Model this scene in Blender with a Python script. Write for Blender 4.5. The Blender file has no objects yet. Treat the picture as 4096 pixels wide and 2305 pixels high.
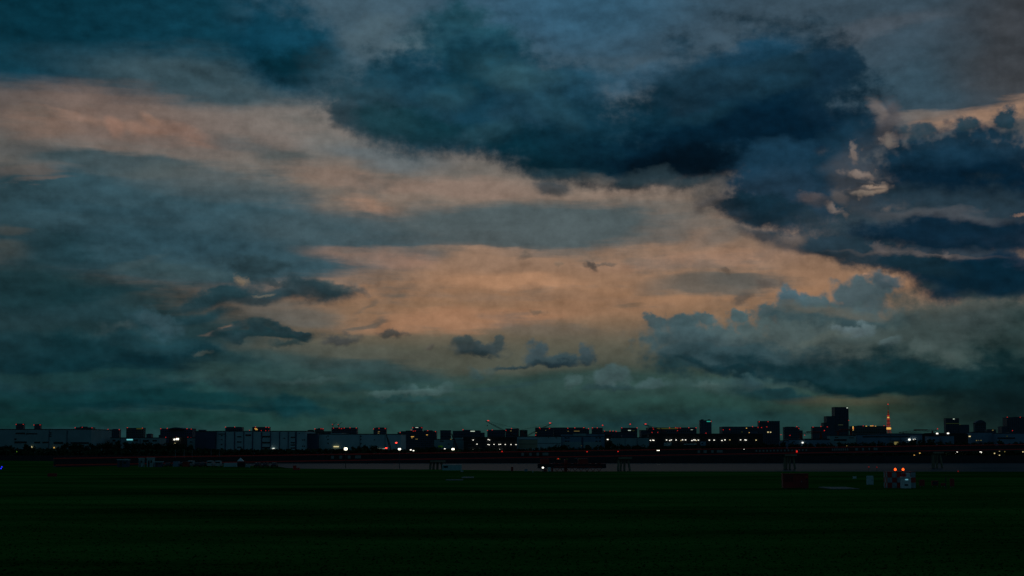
import bpy, bmesh, math, random
from mathutils import Vector, Matrix
random.seed(7)
S = bpy.context.scene
COL = S.collection
rad = math.radians

# ------------------------------------------------------------------ camera
FPX = 6657.0                       # focal length in photo pixels (34 degree lens)
HORIZ = 1787.0
CAMZ = 6.3
PITCH = math.atan((HORIZ - 1152.5) / FPX)
cd = bpy.data.cameras.new("camera"); cam = bpy.data.objects.new("camera", cd); COL.objects.link(cam)
cam.location = (0, 0, CAMZ); cam.rotation_euler = (math.pi / 2 + PITCH, 0, 0)
cd.sensor_width = 36; cd.lens = 18 * FPX / 2048; cd.clip_start = 0.5; cd.clip_end = 80000
S.camera = cam

def ray(px, py):
    x = (px - 2048) / FPX; y = (1152.5 - py) / FPX
    return Vector((x, math.cos(PITCH) - y * math.sin(PITCH), math.sin(PITCH) + y * math.cos(PITCH)))
def W(px, py, D):
    r = ray(px, py); return Vector((0, 0, CAMZ)) + r * (D / r.y)
def lin(c):
    c = c / 255.0
    return c / 12.92 if c <= 0.04045 else ((c + 0.055) / 1.055) ** 2.4
def srgb(r, g, b): return (lin(r), lin(g), lin(b), 1.0)

# ------------------------------------------------------------------ view, sun, sky
vs = S.view_settings
vs.view_transform = 'Standard'; vs.look = 'None'; vs.gamma = 1; vs.exposure = 0; vs.use_curve_mapping = False
S.cycles.max_bounces = 4; S.cycles.sample_clamp_indirect = 1.0
SUN_EL, SUN_AZ = 2.0, 3.0
sl = bpy.data.lights.new("sun", 'SUN'); sl.energy = 0.02; sl.angle = rad(25); sl.color = (1, .78, .6)
so = bpy.data.objects.new("sun", sl); COL.objects.link(so)
so.rotation_euler = (rad(90 - SUN_EL), 0, rad(180 - SUN_AZ)); so.location = (0, 400, 300)

world = bpy.data.worlds.new("World"); S.world = world; world.use_nodes = True
world.cycles.sampling_method = 'MANUAL'; world.cycles.sample_map_resolution = 256
N = world.node_tree.nodes; L = world.node_tree.links
N.clear()
def nn(t, **k):
    n = N.new(t)
    for a, b in k.items(): setattr(n, a, b)
    return n
def math_n(op, a, b=None, c=None, clamp=False):
    n = nn('ShaderNodeMath', operation=op, use_clamp=clamp)
    for i, v in enumerate((a, b, c)):
        if v is None: continue
        if isinstance(v, (int, float)): n.inputs[i].default_value = v
        else: L.new(v, n.inputs[i])
    return n.outputs[0]
def vmath(op, a, b=None, c=None):
    n = nn('ShaderNodeVectorMath', operation=op)
    for i, v in enumerate((a, b, c)):
        if v is None: continue
        if isinstance(v, tuple): n.inputs[i].default_value = v
        else: L.new(v, n.inputs[i])
    return n.outputs['Value'] if op in ('LENGTH', 'DOT_PRODUCT') else n.outputs[0]
def noise(vec, scale, detail, rough=.55, col=False, dim='3D'):
    n = nn('ShaderNodeTexNoise', noise_dimensions=dim); n.inputs['Scale'].default_value = scale
    n.inputs['Detail'].default_value = detail; n.inputs['Roughness'].default_value = rough
    L.new(vec, n.inputs['Vector']); return n.outputs['Color' if col else 'Fac']
def mrange(v, a, b, c, d, smooth=True):
    n = nn('ShaderNodeMapRange'); n.interpolation_type = 'SMOOTHSTEP' if smooth else 'LINEAR'
    L.new(v, n.inputs[0])
    for i, x in enumerate((a, b, c, d)): n.inputs[i + 1].default_value = x
    return n.outputs[0]
def mix(f, a, b):
    n = nn('ShaderNodeMix', data_type='RGBA')
    if isinstance(f, (int, float)): n.inputs[0].default_value = f
    else: L.new(f, n.inputs[0])
    for i, v in ((6, a), (7, b)):
        if isinstance(v, tuple): n.inputs[i].default_value = v
        else: L.new(v, n.inputs[i])
    return n.outputs[2]

tc = nn('ShaderNodeTexCoord'); dirv = vmath('NORMALIZE', tc.outputs['Generated'])
sx = nn('ShaderNodeSeparateXYZ'); L.new(dirv, sx.inputs[0])
K = FPX / 1000.0                   # sky units: 1 unit = 1000 photo pixels of angle
u = math_n('MULTIPLY', math_n('ARCTAN2', sx.outputs[0], sx.outputs[1]), K)
v = math_n('MULTIPLY', math_n('ARCSINE', sx.outputs[2]), K)
cx = nn('ShaderNodeCombineXYZ'); L.new(u, cx.inputs[0]); L.new(v, cx.inputs[1]); P = cx.outputs[0]
d3 = vmath('MULTIPLY', dirv, (K * .75, K * .75, K * 1.5))      # clouds are longer than they are tall
n_big = noise(d3, 2.2, 3, .5, True)
n_mid = noise(vmath('MULTIPLY', P, (.75, 1.4, 1)), 6.0, 6, .54, True, '2D')
n_str = noise(vmath('MULTIPLY', P, (.35, 2.2, 1)), 4.0, 6, .6, True, '2D')
n_fin = noise(vmath('MULTIPLY', P, (1, 1.2, 1)), 19.0, 5, .62, True, '2D')
n_top = noise(vmath('MULTIPLY', P, (.8, 1.25, 1)), 7.0, 5, .5, True, '2D')
n_toq = noise(vmath('MULTIPLY_ADD', P, (.8, 1.25, 1), (.008, .032, 0)), 7.0, 5, .5, True, '2D')   # the same, a little higher up: their difference models the billows
bill = nn('ShaderNodeTexVoronoi', feature='SMOOTH_F1', voronoi_dimensions='2D'); bill.inputs['Scale'].default_value = 19
bill.inputs['Smoothness'].default_value = .35
bill.inputs['Detail'].default_value = 1.5; bill.inputs['Roughness'].default_value = .55
L.new(P, bill.inputs['Vector'])
def warp(base, nz, ax, ay):
    o = vmath('SUBTRACT', nz, (.5, .5, .5)); return vmath('MULTIPLY_ADD', o, (ax, ay, 0), base)
WS = warp(warp(P, n_big, .30, .12), n_str, .22, .12)            # streaky high cloud
WF = warp(warp(P, n_big, .26, .20), n_mid, .12, .10)            # broken dark cloud
WC = warp(warp(P, n_mid, .10, .08), n_fin, .045, .04)            # cumulus
fac = lambda c: nn('ShaderNodeSeparateColor')
def chan(c, i):
    s = nn('ShaderNodeSeparateColor'); L.new(c, s.inputs[0]); return s.outputs[i]
edgeS = math_n('SUBTRACT', chan(n_str, 0), .5)
edgeF = math_n('ADD', math_n('SUBTRACT', chan(n_mid, 1), .5), math_n('MULTIPLY', math_n('SUBTRACT', chan(n_fin, 0), .5), .55))
edgeC = math_n('ADD', math_n('SUBTRACT', bill.outputs['Distance'], .42), math_n('MULTIPLY', math_n('SUBTRACT', chan(n_fin, 1), .5), .5))
WARPS = {'S': (WS, edgeS), 'F': (WF, edgeF), 'C': (WC, edgeC)}

ramp = nn('ShaderNodeValToRGB'); L.new(math_n('MULTIPLY', v, 1 / 11.0), ramp.inputs[0])
stops = [(0, (22, 54, 52)), (.15, (30, 60, 56)), (.26, (44, 68, 63)), (.35, (70, 80, 71)), (.42, (94, 90, 76)), (.48, (118, 98, 78)), (.60, (146, 110, 82)),
         (.80, (142, 114, 94)), (1.04, (118, 108, 99)), (1.29, (98, 99, 99)), (1.5, (62, 82, 94)), (1.8, (50, 82, 102)),
         (3.0, (46, 72, 88)), (10.4, (38, 60, 76))]
while len(ramp.color_ramp.elements) < len(stops): ramp.color_ramp.elements.new(.5)
for e, (p, c) in zip(ramp.color_ramp.elements, stops): e.position = p / 11.0; e.color = srgb(*c)
side = nn('ShaderNodeValToRGB'); L.new(math_n('MULTIPLY', v, 1 / 11.0), side.inputs[0])
st2 = [(0, (16, 44, 44)), (.5, (36, 62, 66)), (1.5, (48, 74, 86)), (3, (44, 70, 86)), (10.4, (38, 60, 76))]
while len(side.color_ramp.elements) < len(st2): side.color_ramp.elements.new(.5)
for e, (p, c) in zip(side.color_ramp.elements, st2): e.position = p / 11.0; e.color = srgb(*c)
away = mrange(math_n('ABSOLUTE', u), 2.2, 5.0, 0, 1)
col = mix(away, ramp.outputs[0], side.outputs[0])
# loose cloud everywhere so that the sky goes on past the frame
over = math_n('MULTIPLY', mrange(chan(n_big, 2), .45, .62, 0, .55), mrange(v, 1.6, 2.6, .0, 1))
col = mix(over, col, srgb(24, 54, 70))

# strokes of cloud: x, y, rx, ry (photo pixels of angle), tilt, colour, alpha, softness, kind, ragged
def make_stroke_group():
    g = bpy.data.node_groups.new("cloud_stroke", 'ShaderNodeTree'); it = g.interface
    for nm, ty in (("Vector", 'Vector'), ("Edge", 'Float'), ("Below", 'Vector'), ("Place", 'Vector'), ("Turn", 'Vector'), ("Size", 'Vector'),
                   ("Ragged", 'Float'), ("Inner", 'Float'), ("Alpha", 'Float'), ("Colour", 'Vector'), ("Shade", 'Float'), ("Outer", 'Float')):
        it.new_socket(nm, in_out='INPUT', socket_type='NodeSocket' + ty)
    it.new_socket("Above", in_out='OUTPUT', socket_type='NodeSocketVector')
    gi = g.nodes.new('NodeGroupInput'); go = g.nodes.new('NodeGroupOutput'); l = g.links.new
    m = g.nodes.new('ShaderNodeMapping'); m.vector_type = 'TEXTURE'
    ln = g.nodes.new('ShaderNodeVectorMath'); ln.operation = 'LENGTH'
    ma = g.nodes.new('ShaderNodeMath'); ma.operation = 'MULTIPLY_ADD'
    mr = g.nodes.new('ShaderNodeMapRange'); mr.interpolation_type = 'SMOOTHSTEP'
    I = gi.outputs
    l(I[0], m.inputs[0]); l(I[3], m.inputs[1]); l(I[4], m.inputs[2]); l(I[5], m.inputs[3]); l(m.outputs[0], ln.inputs[0])
    l(I[1], ma.inputs[0]); l(I[6], ma.inputs[1]); l(ln.outputs['Value'], ma.inputs[2])
    l(ma.outputs[0], mr.inputs[0]); l(I[11], mr.inputs[1]); l(I[7], mr.inputs[2]); mr.inputs[3].default_value = 0; l(I[8], mr.inputs[4])
    sp = g.nodes.new('ShaderNodeVectorMath'); sp.operation = 'DOT_PRODUCT'; l(m.outputs[0], sp.inputs[0]); sp.inputs[1].default_value = (0, 1, 0)
    sh = g.nodes.new('ShaderNodeMath'); sh.operation = 'MULTIPLY_ADD'; sh.inputs[2].default_value = 1
    l(sp.outputs[1], sh.inputs[0]); l(I[10], sh.inputs[1])
    sc = g.nodes.new('ShaderNodeVectorMath'); sc.operation = 'MULTIPLY'; l(I[9], sc.inputs[0]); l(sh.outputs[0], sc.inputs[1])
    mx = g.nodes.new('ShaderNodeMix'); mx.data_type = 'VECTOR'
    l(mr.outputs[0], mx.inputs[0]); l(I[2], mx.inputs[4]); l(sc.outputs[0], mx.inputs[5]); l(mx.outputs[1], go.inputs[0])
    return g
SG = make_stroke_group()
STROKES = [
 # --- high layer, left and top
 (150,1380,1050,430,0,(20,54,60),.95,.8), (500,900,1080,235,-5,(44,76,87),.97,.55), (1400,950,430,110,-4,(62,83,90),.85,.8), (700,980,500,60,-3,(34,66,78),.5,1), (420,860,360,40,-2,(36,68,80),.45,1),
 (300,110,1050,300,-2,(4,56,73),1,.6), (950,340,700,110,-5,(58,80,88),.8,1), (0,0,500,260,0,(0,44,58),.8,1),
 (1450,70,420,170,0,(62,86,99),.75,1), (1770,170,260,70,28,(74,98,108),.55,1), (2500,60,700,150,0,(42,84,108),.8,1),
 (3450,220,950,400,0,(54,73,86),.9,.8), (3700,330,330,130,8,(46,72,86),.8,1), (4150,160,330,380,0,(57,56,58),.75,1),
 (3500,130,300,40,12,(84,90,98),.4,1), (4000,445,380,40,8,(152,120,98),.9,1), (3650,465,150,22,0,(118,108,101),.7,1),
 (430,475,640,120,-4,(114,97,89),.95,.9), (700,555,240,26,-6,(140,108,93),.55,1), (1000,500,380,90,-6,(114,104,98),.8,1), (110,500,170,60,0,(134,106,90),.6,1), (330,470,90,40,-30,(120,100,90),.5,1,'F'), (520,520,120,30,-20,(146,112,94),.4,1,'F'), (430,510,34,60,24,(152,114,96),.5,1,'F'), (220,470,160,26,-8,(142,112,96),.5,1,'F'), (600,490,60,20,-30,(150,114,94),.4,1,'F'),
 (1260,480,300,100,0,(122,114,108),.8,1), (410,650,330,48,-4,(46,72,80),.85,.8), (800,730,420,70,-6,(74,88,92),.8,1), (80,595,170,28,0,(92,90,88),.6,1),
 (100,700,150,30,5,(124,103,90),.55,1), (170,738,110,12,8,(136,108,92),.4,1), (60,670,120,26,0,(104,98,92),.5,1), (1150,655,140,50,-6,(74,86,88),.7,1), (960,590,150,30,-6,(84,92,94),.6,1),
 (640,690,150,30,0,(78,88,88),.5,1), (1450,745,330,46,-7,(134,113,100),.8,1), (1510,835,120,34,-12,(164,126,103),.7,1), (1800,750,400,44,0,(138,116,103),.75,1), (2500,760,300,30,0,(140,120,106),.6,1),
 (60,930,80,24,0,(106,96,84),.5,1), (20,1010,90,40,0,(104,98,86),.5,1), (1330,590,140,60,0,(110,112,110),.6,1), (1600,640,260,55,-6,(86,100,106),.7,1),
 # --- centre bands and glow
 (2150,905,620,105,0,(72,88,92),.95,.6), (2010,975,300,35,-6,(74,84,86),.6,1), (2650,930,200,40,10,(96,94,90),.6,1), (2900,935,140,40,14,(104,98,92),.7,1),
 (1900,1005,300,16,0,(164,128,102),.5,1), (2080,1130,330,34,-3,(176,130,96),.6,1), (1850,1285,460,42,0,(164,116,84),.6,1), (1500,1040,280,36,-4,(158,120,98),.65,1), (2000,1060,300,30,0,(140,112,92),.4,1,'F'), (2000,1200,500,26,0,(134,108,88),.5,1),
 (2750,1045,380,44,3,(160,124,101),.65,1), (2400,1230,380,46,0,(150,112,84),.5,1), (2850,1150,280,40,0,(92,90,84),.85,.8), (3000,1135,200,30,0,(88,88,84),.7,1), (2500,1230,80,10,4,(110,92,74),.5,1),
 (1450,1120,160,20,6,(112,100,90),.5,1), (1150,1235,230,38,-3,(96,94,88),.7,1), (1500,1275,95,13,7,(86,84,78),.75,.9), (1490,1228,50,10,30,(110,94,80),.6,1), (1620,1195,45,10,5,(112,96,80),.5,1),
 (1430,1160,60,16,-25,(100,92,86),.7,1,'C'), (2110,1022,34,20,30,(104,92,82),.8,1,'C'), (2355,1062,20,34,20,(66,64,62),.85,.9,'C'), (2420,1062,55,10,3,(98,88,80),.7,1,'C'),
 (2150,1250,42,11,-5,(108,90,74),.7,1,'C'), (2240,1055,22,14,0,(112,98,84),.6,1,'C'),
 # --- low centre
 (1350,1430,420,60,0,(80,84,76),.7,1), (2100,1440,600,60,0,(86,84,72),.5,1), (1500,1485,380,40,-2,(36,66,70),.75,.9), (2250,1570,900,90,0,(40,68,65),.75,1), (2050,1690,1500,90,0,(28,60,57),.75,1),
 (1570,1342,58,20,6,(66,68,66),.92,.7,'C'), (1350,1362,85,26,10,(64,68,68),.92,.7,'C'), (1720,1395,28,16,30,(80,78,72),.75,1,'C'),
 (1920,1400,125,34,3,(48,62,66),.97,.5,'C'), (1880,1372,60,32,0,(52,66,68),.95,.5,'C'), (1988,1370,26,32,0,(58,72,74),.9,.6,'C'), (1930,1418,110,18,3,(34,52,58),.8,1,'C'),
 (2138,1405,54,50,0,(56,74,80),.97,.5,'C'), (2345,1415,34,50,0,(54,72,78),.95,.5,'C'), (2235,1440,140,30,0,(46,66,72),.97,.5,'C'), (2220,1455,160,16,0,(28,48,56),.9,.9,'C'), (2055,1462,62,14,8,(36,56,62),.95,.7,'C'),
 (1900,1495,40,28,0,(48,74,78),.6,1,'C'), (1970,1480,40,16,0,(60,78,78),.5,1,'C'),
 (2440,1505,95,46,0,(64,88,90),.85,.5,'C'), (2295,1522,46,26,0,(58,82,82),.75,.6,'C'), (2600,1530,90,26,0,(58,82,84),.75,.6,'C'), (2440,1545,120,16,0,(36,62,66),.8,1,'C'),
 (1690,1560,110,28,0,(66,92,92),.7,.5,'C'), (1560,1572,110,24,0,(60,86,86),.7,.5,'C'), (1790,1548,40,24,0,(58,84,84),.6,.7,'C'), (1640,1600,220,20,0,(30,64,66),.8,1,'C'),
 (1450,1535,250,14,0,(28,62,66),.6,1), (2000,1540,180,10,0,(34,62,66),.5,1), (2700,1690,520,28,0,(12,50,56),.7,1), (1750,1625,350,14,0,(28,66,66),.5,1),
 # --- left broken clouds
 (200,1230,420,60,-6,(34,66,74),.7,1), (480,1180,330,28,6,(18,54,62),.7,1), (700,1090,260,40,0,(58,80,84),.7,1), (200,1020,170,60,10,(28,62,72),.7,1), (520,1060,180,18,12,(70,86,88),.4,1), (80,1160,220,90,0,(10,50,56),.8,1),
 (1040,1092,85,32,4,(36,58,65),.9,.8,'F'), (1190,1155,230,36,-2,(38,60,67),.92,.8,'F'), (1300,1150,110,26,-4,(34,56,63),.9,.8,'F'), (1000,1190,200,34,12,(36,60,68),.85,.9,'F'), (1120,1125,70,16,-14,(40,58,64),.8,.9,'C'), (880,1205,170,30,16,(28,58,66),.9,.8,'F'), (968,1128,30,22,0,(124,110,92),.9,.9,'C'), (1060,1175,50,8,10,(104,100,88),.6,1,'C'), (800,1285,150,26,6,(24,56,64),.85,.9,'F'),
 (1320,1135,120,14,-10,(60,74,76),.6,1,'F'),
 (900,1318,80,14,22,(132,104,86),.6,1), (1085,1322,70,30,10,(34,58,63),.92,.8,'F'), (1185,1338,70,24,0,(36,58,64),.9,.8,'F'), (940,1350,100,24,20,(28,54,60),.92,.8,'F'), (1060,1360,190,18,5,(22,50,56),.95,.7,'F'), (1033,1320,48,24,0,(30,54,60),.95,.5,'C'), (1128,1324,42,24,0,(30,54,60),.95,.5,'C'), (1205,1340,54,16,-8,(32,54,60),.95,.6,'C'), (938,1340,50,22,16,(28,52,58),.95,.6,'C'), (1150,1372,60,16,0,(34,58,62),.8,.9,'C'),
 (620,1300,120,50,-20,(44,78,88),.85,.7,'C'), (480,1330,100,40,0,(58,74,76),.7,.9,'C'), (475,1380,50,14,-20,(84,92,88),.6,1,'C'), (300,1360,180,30,0,(44,72,74),.5,1,'C'),
 (600,1430,330,80,-8,(22,56,64),.95,.6,'F'), (120,1420,330,90,-4,(8,50,58),.9,.8,'F'), (640,1490,430,50,3,(4,40,49),.92,.8,'F'), (640,1290,95,34,-10,(54,80,88),.7,.8,'C'), (330,1440,220,26,-4,(8,44,52),.7,.9,'F'), (150,1470,300,40,-6,(2,42,50),.8,1,'F'), (800,1412,40,10,0,(80,86,78),.5,1,'C'),
 (1000,1470,260,50,6,(36,64,66),.6,1), (250,1525,420,26,0,(26,62,62),.7,1), (900,1540,300,24,2,(40,66,66),.6,1,'F'), (1250,1530,160,18,4,(52,74,74),.6,.9,'C'), (830,1555,70,30,0,(30,66,66),.8,.6,'C'), (1000,1500,300,20,4,(44,72,70),.5,1), (500,1600,800,40,0,(2,50,54),.8,1), (1150,1625,180,38,0,(8,52,58),.9,.8,'F'),
 (300,1632,500,18,0,(0,42,48),.75,1), (900,1648,400,14,0,(0,44,50),.75,1), (400,1690,700,28,0,(12,54,51),.7,1), (0,1660,300,60,0,(4,44,42),.7,1), (60,1250,620,420,0,(14,44,50),.4,1), (0,900,260,600,0,(30,52,58),.35,1),  # last two strokes are broad overlays darkening the left edge like a vignette
 # --- great dark cloud
 (1180,170,260,160,-32,(0,58,78),.95,.8,'F'), (1210,245,140,55,-10,(0,38,50),.85,1,'F'), (1430,340,190,120,-20,(44,72,84),.6,1,'F'), (1520,150,130,90,30,(74,96,106),.55,1,'F'), (1640,200,120,50,30,(80,100,108),.45,1,'F'),
 (1900,190,250,140,-10,(20,66,80),.9,.7,'F'), (1700,420,360,190,-8,(16,58,74),.95,.6,'F'), (1480,450,190,120,-20,(34,64,76),.85,.7,'F'), (1370,455,70,70,-30,(40,62,72),.85,.6,'F'), (2150,430,560,230,-14,(12,56,74),.95,.6,'F'), (2080,285,230,60,-6,(42,80,92),.7,1,'F'), (1900,300,200,60,20,(8,54,68),.6,1,'F'),
 (2350,600,480,125,-8,(0,44,58),.95,.7,'F'), (1720,500,200,60,0,(4,50,60),.7,1,'F'), (1520,480,110,60,0,(20,58,68),.8,1,'F'), (1960,510,130,60,20,(36,72,84),.5,1,'F'), (2350,620,300,60,-4,(0,32,44),.8,1,'F'),
 (2350,300,200,80,10,(28,72,94),.6,1,'F'), (2990,420,500,280,4,(12,42,57),.97,.5,'F'), (2850,270,260,90,6,(26,60,78),.6,1,'F'), (2960,520,480,170,4,(0,30,47),.85,1,'F'), (2560,280,170,50,25,(50,86,108),.5,1,'F'), (2450,520,360,150,-4,(5,44,60),.9,.9,'F'), (3000,190,230,50,5,(14,60,84),.7,.9,'F'), (3400,250,50,62,0,(16,44,60),.95,.6,'C'), (3310,290,110,90,0,(14,44,62),.9,.8,'F'),
 (2800,610,480,150,4,(0,26,42),.95,.9,'F'), (3180,540,300,160,0,(0,28,46),.9,1,'F'), (2720,660,220,60,0,(0,16,28),.9,1,'F'),
 (2380,700,80,24,-4,(104,98,92),.7,1,'F'), (2170,735,75,38,-10,(56,66,72),.85,.8,'F'), (2530,735,100,34,-4,(28,46,54),.9,.7,'F'), (2060,300,150,50,-10,(38,74,86),.6,1,'F'), (2250,420,140,50,-20,(30,66,80),.5,1,'F'), (3050,330,140,40,8,(20,56,74),.6,1,'F'), (2800,430,120,40,10,(14,50,66),.6,1,'F'), (3250,430,100,60,-20,(6,34,52),.7,1,'F'), (1880,230,110,60,0,(10,52,66),.7,.9,'F'), (1780,380,120,50,10,(36,72,84),.5,1,'F'), (2640,715,200,36,-6,(36,54,62),.8,.9,'F'), (2250,680,200,30,-4,(24,50,60),.7,1,'F'),
 (3200,740,360,170,-6,(16,50,70),.97,.5,'F'), (3060,850,210,48,0,(12,40,54),.95,.6,'F'), (3400,620,130,150,10,(14,46,64),.9,.7,'F'), (2810,790,50,70,-20,(84,82,80),.7,1,'F'), (2820,835,70,24,10,(70,70,72),.7,1,'F'),
 (3540,470,55,80,10,(80,78,82),.75,.9,'F'), (3480,440,30,50,30,(120,110,106),.6,1,'F'),
 # --- right dark clouds
 (3850,670,400,185,0,(12,44,62),.97,.35,'C'), (3900,720,380,110,-4,(0,28,46),.9,1,'F'), (4040,480,62,58,0,(28,56,70),.97,.4,'C'), (3870,505,60,40,0,(34,58,70),.95,.5,'C'), (3680,530,90,36,0,(40,62,74),.9,.6,'C'), (3900,790,420,75,-6,(0,24,40),.95,.9,'F'), (3780,620,220,50,0,(10,46,66),.6,1,'F'),
 (3700,870,470,120,0,(34,54,66),.92,.8,'F'), (3450,930,240,80,-6,(40,58,68),.85,.9,'F'), (3850,1010,380,70,0,(26,46,58),.9,.9,'F'), (3880,925,430,75,-2,(4,34,52),.97,.6,'F'), (3420,1000,240,62,-14,(26,48,60),.97,.6,'F'), (3650,1050,170,48,-8,(12,38,52),.95,.7,'F'), (3850,1010,250,30,0,(40,56,68),.7,1,'F'), (3950,1120,330,95,-6,(0,36,54),.97,.6,'F'), (4060,1050,140,60,0,(4,36,56),.9,.8,'F'), (3200,950,250,50,-8,(34,54,66),.85,.8,'F'),
 (3440,700,90,140,0,(62,66,72),.7,1,'F'), (3545,585,34,36,0,(132,116,106),.75,1,'C',.9), (3426,605,20,52,18,(122,108,100),.7,1,'C',.9), (3440,690,80,22,-14,(122,108,100),.85,1,'C',.9), (3495,766,74,32,12,(156,134,116),.8,1,'C',.9), (3440,778,60,22,-12,(124,112,102),.85,1,'C',.9), (3345,842,44,22,-38,(120,106,98),.7,1,'C',.9), (3470,740,60,9,-6,(52,56,62),.8,1,'C'), (3300,800,60,24,10,(60,62,68),.7,1,'F'), (3380,770,26,40,0,(90,84,82),.6,1,'F'), (3465,735,70,8,-6,(60,62,68),.7,1,'F'), (3250,790,70,24,0,(84,78,80),.6,1,'C'),
 (4085,865,40,8,0,(140,110,94),.7,1,'C'), (3750,850,260,22,-4,(80,82,86),.5,1,'F'), (3720,1012,300,13,-3,(104,92,86),.5,1,'F'), (3525,992,44,18,-20,(92,84,82),.6,1,'C',.8), (3790,1022,14,28,25,(104,94,90),.5,1,'C'), (3160,960,60,26,0,(90,82,78),.8,.9,'C'), (3130,1030,90,60,20,(140,114,96),.4,1,'F'), (3080,1000,50,36,0,(110,92,80),.5,1,'C'),
 (2895,1090,22,14,0,(90,78,68),.8,1,'C'), (2970,1190,40,30,20,(84,78,72),.8,1,'C'), (3075,1130,60,14,0,(92,84,78),.8,1,'C'), (3460,1098,16,10,0,(170,126,96),.6,1,'C'),
 # --- cumulus bank, lower right
 (3880,1310,560,150,0,(58,72,71),.9,.8,'F'),
 (3440,1190,150,95,0,(66,86,92),.97,.35,'C'), (3160,1195,78,58,-10,(62,88,98),.97,.35,'C'), (3250,1215,90,40,0,(66,88,94),.97,.4,'C'), (3080,1240,90,36,10,(60,82,88),.97,.4,'C'), (3530,1125,80,40,-20,(64,82,90),.9,.6,'C'),
 (3300,1300,380,85,0,(64,82,84),.97,.5,'C'), (3330,1232,240,30,0,(84,86,80),.8,1,'F'), (3400,1275,260,34,0,(44,68,74),.85,1,'F'), (3190,1260,110,24,0,(50,74,80),.7,1,'F'),
 (2634,1282,54,44,0,(62,80,84),.97,.3,'C'), (2820,1272,56,26,0,(64,84,88),.97,.35,'C'), (2950,1264,48,28,0,(66,88,92),.97,.35,'C'), (2720,1290,70,26,0,(62,80,84),.97,.4,'C'),
 (2850,1370,300,110,-3,(64,86,90),.97,.4,'C'), (3200,1370,380,95,0,(70,86,86),.95,.7,'C'), (3600,1390,420,95,0,(66,80,78),.95,.7,'C'), (3800,1420,320,60,0,(52,70,68),.9,.9,'F'), (2760,1330,160,46,0,(58,82,88),.7,1,'F'),
 (3397,1326,76,30,0,(84,102,106),.9,.5,'C'), (3460,1306,32,42,0,(86,106,110),.9,.5,'C'), (3290,1362,120,28,10,(78,90,86),.8,.8,'C'), (3571,1380,50,28,0,(80,100,102),.9,.5,'C'), (3695,1380,62,34,0,(76,92,90),.9,.5,'C'), (3400,1370,110,22,0,(62,78,78),.7,1,'C'),
 (2830,1405,260,70,-2,(48,68,73),.85,.8,'C'), (3650,1475,540,78,-3,(10,38,44),.85,.9,'F'), (3300,1440,260,40,-4,(30,54,60),.7,1,'F'), (3850,1320,330,80,0,(50,66,66),.7,1), (4020,1270,220,60,0,(56,70,71),.6,1), (3980,1105,330,85,-6,(2,34,50),.96,.7,'F'), (3700,1060,200,50,-8,(14,40,52),.9,.8,'F'), (4110,1400,190,150,0,(28,48,48),.8,1,'F'),
 (2730,1455,150,46,0,(26,58,64),.95,.7,'C'), (2950,1420,200,40,0,(44,72,78),.8,1,'F'), (2950,1440,300,60,-4,(44,68,74),.9,.9,'F'), (3350,1485,470,42,-5,(12,46,54),.97,.9,'F'), (3700,1480,480,60,-3,(10,44,50),.95,.9,'F'), (3650,1525,520,30,-2,(0,34,40),.95,.9,'F'), (3980,1520,350,120,0,(6,36,40),.9,1,'F'), (3000,1495,300,20,-8,(8,42,50),.9,.9,'F'),
 (2950,1545,300,42,-4,(48,74,74),.85,.7,'C'), (2840,1540,70,26,0,(62,86,84),.7,.6,'C'), (2990,1535,80,30,-20,(38,66,72),.8,.9,'C'), (3150,1580,170,28,-6,(14,50,56),.9,.8,'F'), (3290,1575,50,12,8,(24,50,52),.8,1,'C'),
 (2800,1620,400,60,0,(32,64,60),.8,1), (3420,1598,240,34,0,(70,70,54),.8,1), (3480,1650,330,55,0,(48,66,54),.8,1), (4000,1640,450,110,0,(16,34,33),.9,1), (4100,1560,300,120,0,(4,26,30),.85,1,'F'), (3100,1700,500,50,0,(26,60,60),.7,1),
]
# fine relief of light and shade in the cloud itself
fade = math_n('MULTIPLY', mrange(math_n('ABSOLUTE', u), 2.5, 3.5, 1, 0), mrange(v, 1.95, 2.45, 1, 0))
tex = math_n('ADD', math_n('ADD', math_n('MULTIPLY', edgeF, .6), math_n('MULTIPLY', edgeS, .18)), math_n('MULTIPLY_ADD', math_n('SUBTRACT', chan(n_fin, 2), .5), .3, 1.0))
billow = math_n('SUBTRACT', chan(n_top, 0), chan(n_toq, 0))
mottle = math_n('MULTIPLY', mrange(chan(n_str, 2), .47, .68, 0, .45), mrange(chan(n_mid, 2), .35, .6, .3, 1))
PAD = {'S': .22, 'F': .18, 'C': .07}
SHADE = {'S': 0, 'F': .22, 'C': .28}
PLACED = []
for s in STROKES:
    x, y, rx, ry, rot, c = s[:6]; a, soft, kind, rag = (s[6:] + (.9, .8, 'S', .5)[len(s) - 6:])
    if kind == 'F': rag *= 1.4
    if kind == 'C': rag *= .8; soft = min(1, soft + .15)
    r = ray(x, y).normalized(); uu = math.atan2(r.x, r.y) * K; vv = math.asin(r.z) * K
    g = 1 + .6 * rag + .4 * soft; co, si = math.cos(rad(rot)), math.sin(rad(rot)); ax, ay = rx / 1000 * g, ry / 1000 * g
    eu = math.hypot(ax * co, ay * si) + PAD[kind]; ev = math.hypot(ax * si, ay * co) + PAD[kind]
    PLACED.append((uu, vv, eu, ev, rx, ry, rot, c, a, soft, kind, rag))
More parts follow.
